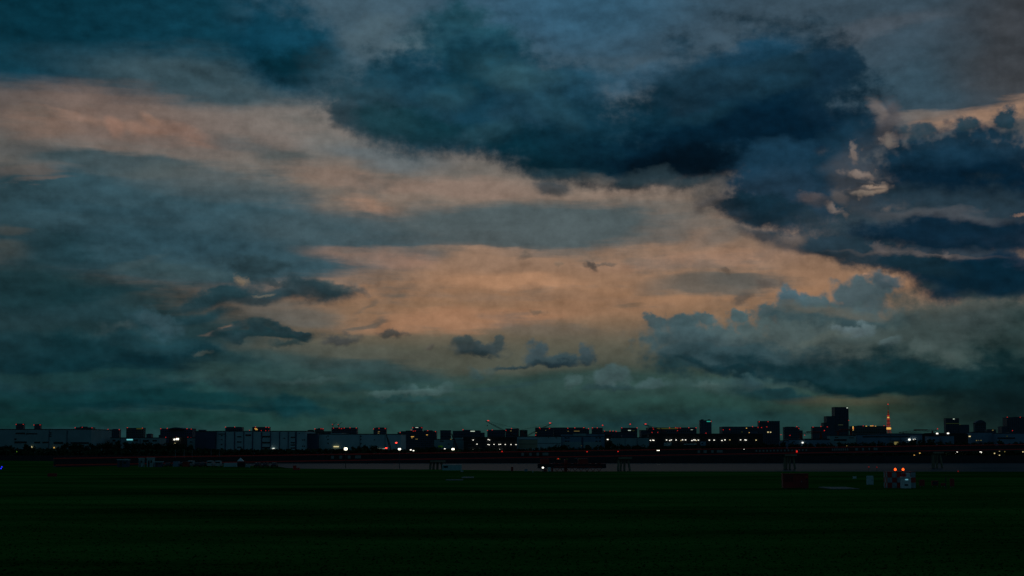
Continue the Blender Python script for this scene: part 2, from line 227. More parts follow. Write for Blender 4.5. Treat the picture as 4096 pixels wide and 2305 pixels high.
def cell_group(u0, u1, v0, v1):
    """the clouds that reach into one cell of the sky, laid over one another from far to near"""
    g = bpy.data.node_groups.new("sky_cell", 'ShaderNodeTree'); it = g.interface
    for k in 'SFC':
        it.new_socket("Vector " + k, in_out='INPUT', socket_type='NodeSocketVector'); it.new_socket("Edge " + k, in_out='INPUT', socket_type='NodeSocketFloat')
    it.new_socket("Below", in_out='INPUT', socket_type='NodeSocketVector'); it.new_socket("Above", in_out='OUTPUT', socket_type='NodeSocketVector')
    gi = g.nodes.new('NodeGroupInput'); go = g.nodes.new('NodeGroupOutput'); l = g.links.new
    cl_ = gi.outputs[6]; now = {k: gi.outputs[2 * i] for i, k in enumerate('SFC')}; first = dict(now)
    n_ = 0
    for uu, vv, eu, ev, rx, ry, rot, c, a, soft, kind, rag in PLACED:
        if uu + eu < u0 or uu - eu > u1 or vv + ev < v0 or vv - ev > v1: continue
        if n_ % 8 == 0:      # tie each few to the ones before them (and to this cell), so that the shader is evaluated in order
            for k in 'SFC':
                q = g.nodes.new('ShaderNodeVectorMath'); q.operation = 'MULTIPLY_ADD'
                l(cl_, q.inputs[0]); q.inputs[1].default_value = (1e-7 * (1 + u0 * .1), 1e-7 * (1 + v0 * .1), 0); l(first[k], q.inputs[2]); now[k] = q.outputs[0]
        n_ += 1
        n = g.nodes.new('ShaderNodeGroup'); n.node_tree = SG
        l(now[kind], n.inputs[0]); l(gi.outputs[2 * 'SFC'.index(kind) + 1], n.inputs[1]); l(cl_, n.inputs[2])
        n.inputs[3].default_value = (uu, vv, 0); n.inputs[4].default_value = (0, 0, rad(rot)); n.inputs[5].default_value = (rx / 1000, ry / 1000, 1)
        n.inputs[6].default_value = rag; n.inputs[7].default_value = 1 - soft * .6; n.inputs[10].default_value = SHADE[kind]; n.inputs[11].default_value = 1 + soft * .4; n.inputs[8].default_value = a; n.inputs[9].default_value = srgb(*c)[:3]
        cl_ = n.outputs[0]
    l(cl_, go.inputs[0]); return g
def scaled(c, f):
    m = nn('ShaderNodeMix', data_type='RGBA', blend_type='MULTIPLY'); m.inputs[0].default_value = 1
    L.new(c, m.inputs[6]); L.new(f, m.inputs[7]); return m.outputs[2]
def toned(c, f):
    h = nn('ShaderNodeHueSaturation'); h.inputs['Saturation'].default_value = .96
    L.new(scaled(c, f), h.inputs['Color']); return h.outputs[0]
def emit_sky(c):
    b = nn('ShaderNodeBackground'); L.new(c, b.inputs[0]); b.inputs[1].default_value = 1; return b.outputs[0]
def split(f, a, b):
    m = nn('ShaderNodeMixShader'); L.new(f, m.inputs[0]); L.new(a, m.inputs[1]); L.new(b, m.inputs[2]); return m.outputs[0]
US = [-3.6, -1.5, -.95, -.4, .15, .7, 1.2, 1.7, 3.6]; VS = [-.2, .28, .5, .75, 1.05, 1.4, 2.5]
plain = emit_sky(col)
def cells(i0, i1, j0, j1):
    if i1 - i0 == 1 and j1 - j0 == 1:
        n = nn('ShaderNodeGroup'); n.node_tree = cell_group(US[i0], US[i1], VS[j0], VS[j1])
        for i, k in enumerate('SFC'): L.new(WARPS[k][0], n.inputs[2 * i]); L.new(WARPS[k][1], n.inputs[2 * i + 1])
        L.new(col, n.inputs[6]); c_ = n.outputs[0]
        k_ = math_n('MULTIPLY', billow, mrange(chan(c_, 0), lin(12), lin(80), 1.15, .4))
        k_ = math_n('MULTIPLY', math_n('ADD', k_, math_n('SUBTRACT', tex, 1.0)), fade)
        return emit_sky(toned(mix(math_n('MULTIPLY', math_n('MULTIPLY', mottle, fade), mrange(chan(n.outputs[0], 0), lin(70), lin(135), 0, 1)), n.outputs[0], srgb(78, 88, 88)), math_n('ADD', k_, 1.0)))
    if i1 - i0 >= j1 - j0:
        m = (i0 + i1) // 2; return split(math_n('GREATER_THAN', u, US[m]), cells(i0, m, j0, j1), cells(m, i1, j0, j1))
    m = (j0 + j1) // 2; return split(math_n('GREATER_THAN', v, VS[m]), cells(i0, i1, j0, m), cells(i0, i1, m, j1))
inside = math_n('MULTIPLY', math_n('LESS_THAN', math_n('ABSOLUTE', u), 3.6), math_n('LESS_THAN', v, 2.5))
sky_sh = split(inside, plain, cells(0, len(US) - 1, 0, len(VS) - 1))
nish = nn('ShaderNodeTexSky', sky_type='NISHITA'); nish.sun_disc = False
nish.sun_elevation = rad(SUN_EL); nish.sun_rotation = rad(SUN_AZ); nish.air_density = 1.0
cl = nn('ShaderNodeBackground'); L.new(nish.outputs[0], cl.inputs[0]); cl.inputs[1].default_value = .00005
add = nn('ShaderNodeAddShader'); L.new(sky_sh, add.inputs[0]); L.new(cl.outputs[0], add.inputs[1])
out = nn('ShaderNodeOutputWorld'); L.new(add.outputs[0], out.inputs[0])
#SKYEND

# ------------------------------------------------------------------ materials
MATS = {}
def mat(name, c, rough=.7, var=.25, scale=.3, emit=0, metal=0, bump=0, spec=.5):
    if name in MATS: return MATS[name]
    m = bpy.data.materials.new(name); m.use_nodes = True; nt = m.node_tree; b = nt.nodes['Principled BSDF']
    b.inputs['Roughness'].default_value = rough; b.inputs['Metallic'].default_value = metal
    b.inputs['Specular IOR Level'].default_value = spec
    if emit:
        b.inputs['Base Color'].default_value = (*[x * .5 for x in c], 1)
        b.inputs['Emission Color'].default_value = (*c, 1); b.inputs['Emission Strength'].default_value = emit
    else:
        ge = nt.nodes.new('ShaderNodeNewGeometry'); nz = nt.nodes.new('ShaderNodeTexNoise')
        nz.inputs['Scale'].default_value = scale; nz.inputs['Detail'].default_value = 5
        nt.links.new(ge.outputs['Position'], nz.inputs['Vector'])
        rp = nt.nodes.new('ShaderNodeValToRGB'); e = rp.color_ramp.elements
        e[0].position = .3; e[1].position = .7
        e[0].color = (*[x * (1 - var) for x in c], 1); e[1].color = (*[min(1, x * (1 + var)) for x in c], 1)
        nt.links.new(nz.outputs['Fac'], rp.inputs[0]); nt.links.new(rp.outputs[0], b.inputs['Base Color'])
        if bump:
            bp = nt.nodes.new('ShaderNodeBump'); bp.inputs['Strength'].default_value = bump
            nt.links.new(nz.outputs['Fac'], bp.inputs['Height']); nt.links.new(bp.outputs[0], b.inputs['Normal'])
    MATS[name] = m; return m
PALE = mat('pale_cladding', (.28, .41, .43), .75, .12, .12)
PALE2 = mat('grey_cladding', (.18, .285, .295), .75, .15, .12)
BLUEW = mat('blue_cladding', (.11, .20, .28), .7, .15, .15)
CREAM = mat('cream_cladding', (.25, .25, .17), .75, .12, .12)
NAVYW = mat('dark_cladding', (.03, .05, .09), .7, .2, .1)
BLACKW = mat('black_cladding', (.008, .010, .012), .8, .2, .1)
TOWER = mat('tower_facade', (.022, .045, .070), .55, .2, .05)
TOWER2 = mat('tower_glass', (.03, .07, .12), .35, .2, .05)
TOWERG = mat('tower_concrete', (.05, .075, .075), .8, .2, .05)
TRIM = mat('dark_trim', (.012, .018, .022), .7)
GLASSD = mat('window_glass_dark', (.008, .012, .016), .25)
CONC = mat('concrete', (.11, .115, .11), .9, .3, .6)
STEELG = mat('grey_steel', (.16, .18, .19), .5, .2, 1)
STEELD = mat('dark_steel', (.02, .022, .026), .6, .2, 1)
WHITE = mat('white_paint', (.42, .50, .52), .5, .25, 1.2)
REDP = mat('red_paint', (.38, .012, .010), .55, .25, .8)
REDD = mat('red_oxide_steel', (.22, .012, .008), .65, .3, .4)
ORANGEP = mat('orange_paint', (.45, .09, .015), .6, .2, .5)
BEIGE = mat('beige_concrete', (.16, .145, .095), .9, .25, .3)
CARW = mat('car_paint_white', (.32, .35, .36), .3, .05, 1)
CARS = mat('car_paint_silver', (.3, .32, .33), .35, .05, 1, metal=.3)
CARD = mat('car_paint_dark', (.02, .025, .03), .3, .05, 1)
RUBBER = mat('rubber', (.012, .012, .012), .9)
LEAF = mat('leaf', (.022, .042, .018), .8, .5, .5, spec=.1)
BARK = mat('bark', (.03, .022, .016), .9, .3, 2)
L_WHITE = mat('lamp_white', (1, .95, .82), emit=1.7)
L_BIG = mat('lamp_floodlight', (1, .95, .72), emit=3)
L_WARM = mat('lamp_warm', (1, .80, .38), emit=.8)
L_AMBER = mat('lamp_amber', (1, .42, .06), emit=1.6)
L_RED = mat('lamp_red', (1, .03, .02), emit=.7)
L_BEACON = mat('lamp_beacon', (1, .085, .01), emit=2.6)
L_RED2 = mat('lamp_red_strong', (1, .06, .04), emit=1.1)
L_BLUE = mat('lamp_blue', (.02, .03, 1), emit=1.2)
L_TEAL = mat('sign_teal', (.05, .85, .65), emit=.35)
L_CYAN = mat('sign_cyan', (.25, .9, .95), emit=.6)
W_YEL = mat('lit_window_yellow', (1, .72, .22), emit=.16)
W_WHT = mat('lit_window_white', (.85, 1, .8), emit=.6)
W_OLV = mat('lit_strip_olive', (.75, .70, .12), emit=.035)
W_AMB = mat('lit_deck_amber', (1, .55, .12), emit=.75)
T_RED = mat('lit_lattice_red', (1, .06, .02), emit=.2)
T_ORA = mat('lit_lattice_orange', (1, .22, .05), emit=.14)

# ------------------------------------------------------------------ helpers
class MB:
    """collects shapes and links them as ONE mesh object"""
    def __init__(s): s.v = []; s.f = []
    def add(s, vs, fs):
        o = len(s.v); s.v += [tuple(p) for p in vs]; s.f += [tuple(o + i for i in f) for f in fs]; return s
    def box(s, x0, x1, y0, y1, z0, z1, c=0):
        if c <= 0:
            return s.add([(x0, y0, z0), (x1, y0, z0), (x1, y1, z0), (x0, y1, z0), (x0, y0, z1), (x1, y0, z1), (x1, y1, z1), (x0, y1, z1)],
                         [(0, 3, 2, 1), (4, 5, 6, 7), (0, 1, 5, 4), (1, 2, 6, 5), (2, 3, 7, 6), (3, 0, 4, 7)])
        q = [(x0 + c, y0), (x1 - c, y0), (x1, y0 + c), (x1, y1 - c), (x1 - c, y1), (x0 + c, y1), (x0, y1 - c), (x0, y0 + c)]
        xm, ym = (x0 + x1) / 2, (y0 + y1) / 2; kx = 1 - 2 * c / max(x1 - x0, 1e-6); ky = 1 - 2 * c / max(y1 - y0, 1e-6)
        t = [(xm + (a - xm) * kx, ym + (b - ym) * ky) for a, b in q]
        vs = [(a, b, z0) for a, b in q] + [(a, b, z1 - c) for a, b in q] + [(a, b, z1) for a, b in t]
        fs = [tuple(range(7, -1, -1)), tuple(range(16, 24))]
        for r in (0, 8):
            for i in range(8): j = (i + 1) % 8; fs.append((r + i, r + j, r + 8 + j, r + 8 + i))
        return s.add(vs, fs)
    def tube(s, a, b, r, r2=None, n=6):
        a, b = Vector(a), Vector(b); r2 = r if r2 is None else r2
        d = (b - a).normalized(); x = d.orthogonal().normalized(); y = d.cross(x)
        vs = []
        for p, q in ((a, r), (b, r2)):
            for i in range(n): t = 2 * math.pi * i / n; vs.append(p + x * (q * math.cos(t)) + y * (q * math.sin(t)))
        fs = [(i, (i + 1) % n, n + (i + 1) % n, n + i) for i in range(n)] + [tuple(range(n - 1, -1, -1)), tuple(range(n, 2 * n))]
        return s.add(vs, fs)
    def lathe(s, prof, n=12, cx=0, cy=0):
        vs = []; fs = []
        for r, z in prof:
            for i in range(n): t = 2 * math.pi * i / n; vs.append((cx + r * math.cos(t), cy + r * math.sin(t), z))
        for k in range(len(prof) - 1):
            for i in range(n): j = (i + 1) % n; fs.append((k * n + i, k * n + j, (k + 1) * n + j, (k + 1) * n + i))
        fs += [tuple(range(n - 1, -1, -1)), tuple((len(prof) - 1) * n + i for i in range(n))]
        return s.add(vs, fs)
    def prism(s, prof, x0, x1):
        """profile of (y, z) points drawn out along x"""
        n = len(prof); vs = [(x0, y, z) for y, z in prof] + [(x1, y, z) for y, z in prof]
        return s.add(vs, [tuple(range(n - 1, -1, -1)), tuple(range(n, 2 * n))] + [(i, (i + 1) % n, n + (i + 1) % n, n + i) for i in range(n)])
    def mesh(s, name, m):
        me = bpy.data.meshes.new(name); me.from_pydata(s.v, [], s.f); me.materials.append(m)
        bm = bmesh.new(); bm.from_mesh(me); bmesh.ops.recalc_face_normals(bm, faces=bm.faces); bm.to_mesh(me); bm.free()
        return me
    def build(s, name, m, parent=None, loc=(0, 0, 0)):
        o = bpy.data.objects.new(name, s.mesh(name, m)); COL.objects.link(o); o.location = loc
        if parent: o.parent = parent
        return o
def tag(o, label=None, cat=None, group=None, kind=None):
    for k, x in (('label', label), ('category', cat), ('group', group), ('kind', kind)):
        if x: o[k] = x
    return o
def thing(name, label, cat, loc=(0, 0, 0), rz=0, group=None):
    o = bpy.data.objects.new(name, None); o.empty_display_size = .5; COL.objects.link(o); o.location = loc; o.rotation_euler.z = rz
    return tag(o, label, cat, group)
def children(o): return [c for c in COL.objects if c.parent == o]
def dup(o, loc, rz=None, label=None, scale=None, parent=None):
    c = o.copy(); COL.objects.link(c)
    if parent: c.parent = parent
    for ch in KIDS(o): dup(ch, ch.location, parent=c)
    c.location = loc
    if rz is not None: c.rotation_euler.z = rz
    if label: c['label'] = label
    if scale: c.scale = scale if not isinstance(scale, (int, float)) else (scale,) * 3
    return c
def KIDS(o): return list(o.children)
UNIT = {}
def part_box(name, m, parent, x0, x1, y0, y1, z0, z1):
    """a box that shares one unit mesh with all others of its material; coordinates are local to the thing"""
    k = (name, m.name)
    if k not in UNIT: UNIT[k] = MB().box(-.5, .5, -.5, .5, -.5, .5).mesh(name, m)
    o = bpy.data.objects.new(name, UNIT[k]); COL.objects.link(o); o.parent = parent
    o.location = ((x0 + x1) / 2, (y0 + y1) / 2, (z0 + z1) / 2); o.scale = (abs(x1 - x0), abs(y1 - y0), abs(z1 - z0)); return o
LANTERN = {}
def lantern(name, m, parent, p, r, sy=None):
    """a small domed lamp body"""
    if (name, m.name) not in LANTERN:
        LANTERN[(name, m.name)] = MB().lathe([(.55, -.8), (.95, -.5), (1, 0), (.8, .5), (.35, .85), (.08, .95)], 8).mesh(name, m)
    o = bpy.data.objects.new(name, LANTERN[(name, m.name)]); COL.objects.link(o); o.parent = parent
    o.location = p; o.scale = (r, r, r if sy is None else sy); return o

# ------------------------------------------------------------------ ground, water, far bank
def sheet(name, pts, z, m):
    return tag(MB().add([(x, y, z) for x, y in pts], [tuple(range(len(pts)))]).build(name, m), kind='structure')
def ground_mat(name, c1, c2, rough, bumpscale):
    m = bpy.data.materials.new(name); m.use_nodes = True; nt = m.node_tree; b = nt.nodes['Principled BSDF']
    ge = nt.nodes.new('ShaderNodeNewGeometry')
    mp = nt.nodes.new('ShaderNodeVectorMath'); mp.operation = 'MULTIPLY'; mp.inputs[1].default_value = (.012, .035, 0)
    nt.links.new(ge.outputs['Position'], mp.inputs[0])
    n1 = nt.nodes.new('ShaderNodeTexNoise'); n1.inputs['Scale'].default_value = 1; n1.inputs['Detail'].default_value = 7; n1.inputs['Roughness'].default_value = .65
    nt.links.new(mp.outputs[0], n1.inputs['Vector'])
    n2 = nt.nodes.new('ShaderNodeTexNoise'); n2.inputs['Scale'].default_value = bumpscale; n2.inputs['Detail'].default_value = 6
    nt.links.new(ge.outputs['Position'], n2.inputs['Vector'])
    ad = nt.nodes.new('ShaderNodeMath'); ad.operation = 'MULTIPLY_ADD'; ad.inputs[1].default_value = .78
    mu = nt.nodes.new('ShaderNodeMath'); mu.operation = 'MULTIPLY'; mu.inputs[1].default_value = .22
    nt.links.new(n2.outputs['Fac'], mu.inputs[0]); nt.links.new(n1.outputs['Fac'], ad.inputs[0]); nt.links.new(mu.outputs[0], ad.inputs[2])
    rp = nt.nodes.new('ShaderNodeValToRGB'); rp.color_ramp.elements[0].position = .36; rp.color_ramp.elements[1].position = .64
    rp.color_ramp.elements[0].color = (*c1, 1); rp.color_ramp.elements[1].color = (*c2, 1)
    nt.links.new(ad.outputs[0], rp.inputs[0]); nt.links.new(rp.outputs[0], b.inputs['Base Color'])
    b.inputs['Roughness'].default_value = rough; b.inputs['Specular IOR Level'].default_value = .0
    bp = nt.nodes.new('ShaderNodeBump'); bp.inputs['Strength'].default_value = .5; bp.inputs['Distance'].default_value = .1
    nt.links.new(n2.outputs['Fac'], bp.inputs['Height']); nt.links.new(bp.outputs[0], b.inputs['Normal'])
    return m
GRASS = ground_mat('grass_ground', (.004, .028, .003), (.034, .135, .022), 1, 1.5)
LANDM = ground_mat('bank_ground', (.012, .014, .014), (.03, .032, .030), 1, .4)
def edge_x(px, D): return (px - 2048) / FPX * D
SHORE = [(px, FPX * CAMZ / (y - HORIZ)) for px, y in ((-900, 1841), (0, 1841.5), (350, 1846), (560, 1860), (700, 1863), (1000, 1863), (1110, 1864.5), (1150, 1871), (1200, 1874), (1500, 1876), (1800, 1878), (2200, 1885), (2600, 1885), (3200, 1885.5), (4096, 1886), (5200, 1886))]
shore = [(edge_x(px, D), D) for px, D in SHORE]
sheet('ground', [(-3000, -3000), (3000, -3000), (3000, shore[-1][1]), ] + shore[::-1] + [(-3000, shore[0][1])], 0, GRASS)
g = MB()
for (a, b), (c, d) in zip(shore, shore[1:]): g.add([(a, b, .0), (c, d, .0), (c, d + .6, -.02), (a, b + .6, -.02)], [(0, 1, 2, 3)]); g.add([(a, b + .6, -.02), (c, d + .6, -.02), (c, d + 5, -4), (a, b + 5, -4)], [(0, 1, 2, 3)])
tag(g.build('embankment', LANDM), kind='structure')
wm = bpy.data.materials.new('river_water'); wm.use_nodes = True; nt = wm.node_tree; nt.nodes.remove(nt.nodes['Principled BSDF'])
b = nt.nodes.new('ShaderNodeBsdfGlossy'); b.inputs['Color'].default_value = (.10, .12, .135, 1); b.inputs['Roughness'].default_value = .28     # murky, choppy river
bd = nt.nodes.new('ShaderNodeBsdfDiffuse'); bd.inputs['Color'].default_value = (.012, .02, .02, 1); bm_ = nt.nodes.new('ShaderNodeMixShader'); bm_.inputs[0].default_value = .8
nt.links.new(bd.outputs[0], bm_.inputs[1]); nt.links.new(b.outputs[0], bm_.inputs[2]); nt.links.new(bm_.outputs[0], nt.nodes['Material Output'].inputs[0])
ge = nt.nodes.new('ShaderNodeNewGeometry'); wn = nt.nodes.new('ShaderNodeTexNoise'); wn.inputs['Scale'].default_value = .22; wn.inputs['Detail'].default_value = 4
nt.links.new(ge.outputs['Position'], wn.inputs['Vector']); bp = nt.nodes.new('ShaderNodeBump'); bp.inputs['Strength'].default_value = .5; bp.inputs['Distance'].default_value = .25
nt.links.new(wn.outputs['Fac'], bp.inputs['Height']); nt.links.new(bp.outputs[0], b.inputs['Normal'])
sheet('water', [(-4000, 380), (4000, 380), (4000, 930), (-4000, 930)], -2.5, wm)
BANKZ = 1.0
sheet('far_bank', [(-30000, 902.5), (30000, 902.5), (30000, 60000), (-30000, 60000)], BANKZ, LANDM)
tag(MB().box(-4000, 4000, 900, 902.4, -4, BANKZ + .5).build('quay', mat('quay_concrete', (.018, .02, .024), .9, .3, .3)), kind='structure')
# grass standing up from the field near the camera, too many to count
rg = random.Random(3); gm = MB(); vs_, fs_ = [], []
for i in range(26000):
    D = 78 + 170 * rg.random() ** 1.6; x = (rg.random() - .5) * 2 * D * .34; h = .03 + .08 * rg.random() ** 2; w = .05 + .06 * rg.random()
    a = rg.random() * math.pi; dx, dy = math.cos(a) * w, math.sin(a) * w; k = len(vs_)
    lx, ly = (rg.random() - .5) * .1, (rg.random() - .5) * .1
    vs_ += [(x - dx, D - dy, 0), (x + dx, D + dy, 0), (x + dx * .5 + lx, D + dy * .5 + ly, h), (x - dx * .4 + lx, D - dy * .4 + ly, h * .8)]; fs_.append((k, k + 1, k + 2, k + 3))
gm.v, gm.f = vs_, fs_
me = bpy.data.meshes.new('grass'); me.from_pydata(vs_, [], fs_); me.materials.append(GRASS)
go = bpy.data.objects.new('grass', me); COL.objects.link(go); tag(go, 'dark green grass standing up from the airfield', 'grass', kind='stuff')
#OBJ
# ------------------------------------------------------------------ buildings
def xat(px, py, D): return W(px, py, D).x
def zat(py, D): return W(2048, py, D).z
def building(name, label, cat, x0, x1, yt, D, m, depth=None, group=None, wings=(), reds=(), lamps=(), lit=(), win=(), bands=(), pil=(), plant=(), trim=True, ledge=0, base=None, fl=None):
    """a building standing on the far bank: its front stands D metres away, photo columns x0..x1, roof at photo row yt"""
    s = D / FPX; xa, xb = xat(x0, yt, D), xat(x1, yt, D); zt = zat(yt, D); zb = BANKZ if base is None else base
    depth = depth or max(14, min(60, (xb - xa) * .6)); cx = (xa + xb) / 2
    t = thing(name, label, cat, (cx, D + depth / 2, zb), 0, group); h = zt - zb; f = -depth / 2
    X = lambda px, py=yt: xat(px, py, D) - cx
    Z = lambda py: zat(py, D) - zb
    part_box('wall', m, t, xa - cx, xb - cx, f, depth / 2, 0, h)
    if trim: part_box('parapet', TRIM, t, xa - cx - .15, xb - cx + .15, f - .15, depth / 2 + .15, h, h + max(.5, 1.6 * s))
    for i, (a, b, y) in enumerate(wings):
        hh = Z(y); part_box('wing', m, t, X(a, y), X(b, y), f + .9 + .7 * i, depth / 2 - 2 - .6 * i, .0, hh)
        part_box('parapet', TRIM, t, X(a, y) - .1, X(b, y) + .1, f + .8 + .7 * i, depth / 2 - 1.9 - .6 * i, hh, hh + max(.4, s))
    for i, (a, b, y) in enumerate(plant):
        part_box('plant_room', TRIM if i % 2 else NAVYW, t, X(a, y), X(b, y), f + depth * .25 + i * .3, depth * .3 + i * .3, h + .02, Z(y))
    for i, (a, b, y0, y1, mm) in enumerate(bands): part_box('facade_panel', mm, t, X(a), X(b), f - .12 - .02 * i, f + .05, Z(y1), Z(y0))
    for a, b in pil: part_box('pilaster', NAVYW, t, X(a), X(b), f - .45, f + .1, .05, h - .3)
    for a, b, y0, y1 in win:
        w = part_box('window', GLASSD, t, X(a, y0), X(b, y0), f - .2, f + .08, Z(y1), Z(y0))
    for a, b, y0, y1, mm in lit: part_box('lit_window', mm, t, X(a, y0), X(b, y0), f - .24, f + .06, Z(y1), Z(y0))
    for a, y in reds: lantern('obstruction_light', L_RED, t, (X(a, y), f - .3, Z(y)), 1.5 * s)
    for q in lamps:
        a, y, w, hh, mm = q
        part_box('flood_lamp', mm, t, X(a - w * .4, y), X(a + w * .4, y), f - .9, f - .1, Z(y + hh * .4), Z(y - hh * .4))
    if ledge:
        g = MB(); z = ledge
        while z < h - ledge * .5: g.box(xa - cx - .2, xb - cx + .2, f - .35, f - .03, z, z + .5); z += ledge
        tag(g.build('floor_ledge', TRIM, t), kind='stuff')
    if fl:   # regular dark windows, past what can be picked out singly
        nx, ny = fl; g = MB(); w = (xb - xa) / nx; q = h / (ny + 1)
        for i in range(nx):
            for j in range(ny): g.box(xa - cx + w * (i + .25), xa - cx + w * (i + .75), f - .06, f + .04, q * (j + .75), q * (j + 1.15))
        tag(g.build('window_row', GLASSD, t), kind='stuff')
    return t
B = building
FAR = 'towers of the far skyline'
# --- left of the frame to the long warehouses
B('apartment_tower', 'narrow flat-topped dark tower with two red lights behind the wide pale warehouse', 'tower', 64, 94, 1696.5, 4200, TOWER, reds=[(65, 1698), (93, 1698)], fl=(5, 14))
B('apartment_tower', 'narrower dark tower with a stubby roof block, behind the wide pale warehouse', 'tower', 137, 161, 1699, 4300, TOWER, reds=[(136, 1700.5), (160, 1700)], plant=[(142, 156, 1696.5)], fl=(4, 14))
B('warehouse', 'wide pale warehouse at the left edge with long dark window bands above the trees', 'warehouse', -30, 366, 1719, 1180, PALE2, 60,
  win=[(58, 107, 1766, 1773), (137, 161, 1767, 1774), (170, 195, 1767, 1774), (215, 253, 1768, 1776), (283, 356, 1769, 1776), (63, 100, 1731, 1737), (104, 150, 1733, 1738), (199, 206, 1730, 1734), (199, 206, 1738, 1741), (199, 206, 1745, 1748), (58, 66, 1754, 1760)],
  lamps=[(129, 1788, 5, 6, L_WARM), (217, 1791, 4, 5, W_AMB)], bands=[(0, 60, 1722, 1790, PALE2), (110, 196, 1722, 1790, PALE2)], pil=[(196, 198), (268, 270)])
B('office_block', 'broad black block with three red lights rising behind the pale warehouse end', 'office block', 301, 371, 1711.5, 2600, TOWER, reds=[(301, 1711), (329, 1710), (368, 1712)], plant=[(316, 343, 1706.5)], fl=(8, 9))
B('gatehouse', 'small black building with two warm lamps on its roof corner beside the pale warehouse', 'building', 368, 396, 1740, 1250, BLACKW, lamps=[(371, 1739, 4, 6, L_WARM), (379, 1739, 5, 6, L_WARM)])
B('office_block', 'low dark block stepped up against the tower with two red roof lights', 'office block', 400, 431, 1733, 2500, TOWERG, fl=(4, 6))
B('apartment_tower', 'dark tower with a red light on each roof corner beside the yellow-topped tower', 'tower', 432, 477, 1720, 2900, TOWER, reds=[(432, 1718), (429, 1726), (477, 1719)], plant=[(448, 468, 1716)], fl=(6, 9))
B('factory', 'long low grey factory with a bright cyan sign under its roofline', 'factory', 440, 640, 1753, 1220, PALE2, lit=[(507, 531, 1757, 1761.5, L_CYAN)], win=[(534, 552, 1758, 1765), (572, 595, 1760, 1768), (450, 462, 1759, 1766), (610, 628, 1760, 1766)], pil=[(480, 482), (560, 562)])
B('apartment_tower', 'olive-grey tower with a yellow lit strip along half of its roof edge', 'tower', 505, 574, 1713.5, 2700, TOWERG, reds=[(510, 1711), (570, 1713)], lit=[(546, 570, 1713.7, 1717, W_OLV)], pil=[(536, 539)], fl=(9, 9))
B('office_block', 'small dark block alone between the yellow-topped tower and the wide black block', 'office block', 585, 605, 1738, 2600, TOWER, plant=[(590, 603, 1735)])
t = B('office_block', 'wide black block with a low curved roof and two rows of red lights', 'office block', 641, 770, 1716, 2400, NAVYW, wings=[(634, 642, 1741)], reds=[(643, 1715), (669, 1714), (697, 1714), (748, 1715), (765, 1717), (663, 1750), (678, 1751), (705, 1750), (751, 1750), (763, 1751)], fl=(16, 8))
g = MB(); D = 2400; pts = []
for i in range(9):
    a = i / 8; pts.append((676 + 62 * a, 1715.5 - 5.5 * math.sin(math.pi * a)))
q = [(xat(a, b, D) - t.location.x, zat(b, D) - t.location.z) for a, b in pts]
n = len(q); vs = [(x, -20, z) for x, z in q] + [(x, 20, z) for x, z in q]
g.add(vs, [tuple(range(n)), tuple(range(2 * n - 1, n - 1, -1))] + [(i, i + 1, n + i + 1, n + i) for i in range(n - 1)]); g.build('curved_roof', NAVYW, t)
B('depot', 'squat black depot with a big oval flood lamp and two smaller lamps', 'depot', 676, 734, 1752, 1190, BLACKW, lamps=[(710, 1757, 13, 8, L_BIG), (698, 1758.5, 7, 7, L_WHITE), (700, 1775, 6, 6, L_WARM)])
B('factory', 'short pale factory wall between the black depot and the tall navy warehouse end', 'factory', 731, 783, 1753, 1230, PALE2, win=[(760, 770, 1766, 1770)])
# --- tall warehouse row
B('warehouse_annex', 'windowless navy end block joined to the tall pale ribbed warehouse', 'building', 781, 860, 1727, 1210, NAVYW, plant=[(790, 815, 1719)], bands=[(782, 818, 1740, 1788, NAVYW)])
win = []
for y in (1741, 1757, 1776, 1792): win.append((884, 890, y, y + 4))
for y in (1745, 1766, 1787): win.append((948, 966, y, y + 4.5))
for y in (1744, 1768, 1788): win.append((1048, 1081, y, y + 6))
for y in (1747.5, 1769, 1778, 1790): win.append((1163, 1180, y, y + 4.5))
for y in (1758, 1783): win += [(1209, 1213, y, y + 4), (1216, 1220, y, y + 4)]
win += [(874, 900, 1735, 1738), (1134, 1141, 1752, 1755), (1195, 1199, 1733, 1736)]
B('warehouse', 'tall pale warehouse divided by dark upright ribs, with stacks of dark loading openings', 'warehouse', 861, 1222.5, 1726.5, 1215, PALE, 60, win=win,
  pil=[(861, 867), (900, 904), (937, 941), (974, 977), (1009, 1013), (1045, 1049), (1081, 1084), (1117, 1120), (1152, 1155), (1181, 1187)],
  lit=[(982, 1005, 1738, 1744, mat('sign_panel_red', (.10, .012, .008), .7))], lamps=[(1094, 1796, 9, 6, L_WHITE)])
B('apartment_tower', 'black flat tower with a sloping roofline showing above the ribbed warehouse', 'tower', 901, 969, 1710.5, 2800, TOWER, reds=[(902, 1709), (939, 1709)], plant=[(908, 958, 1708)], fl=(9, 9))
B('apartment_tower', 'dark tower with glowing yellow stair flights at its corner and six red lights', 'tower', 1009, 1077, 1710, 2750, TOWER, reds=[(1022, 1709), (1064, 1709.5), (1075, 1710), (1045, 1723), (1063, 1723), (1075, 1724), (998, 1722)], lit=[(1018, 1028, 1714, 1716, W_AMB), (1021, 1031, 1718, 1720, W_AMB), (1012, 1028, 1724, 1726, W_YEL)], fl=(9, 8))
B('warehouse_annex', 'plain navy block linking the ribbed warehouse and the long smooth one', 'building', 1223.5, 1270, 1737, 1225, NAVYW)
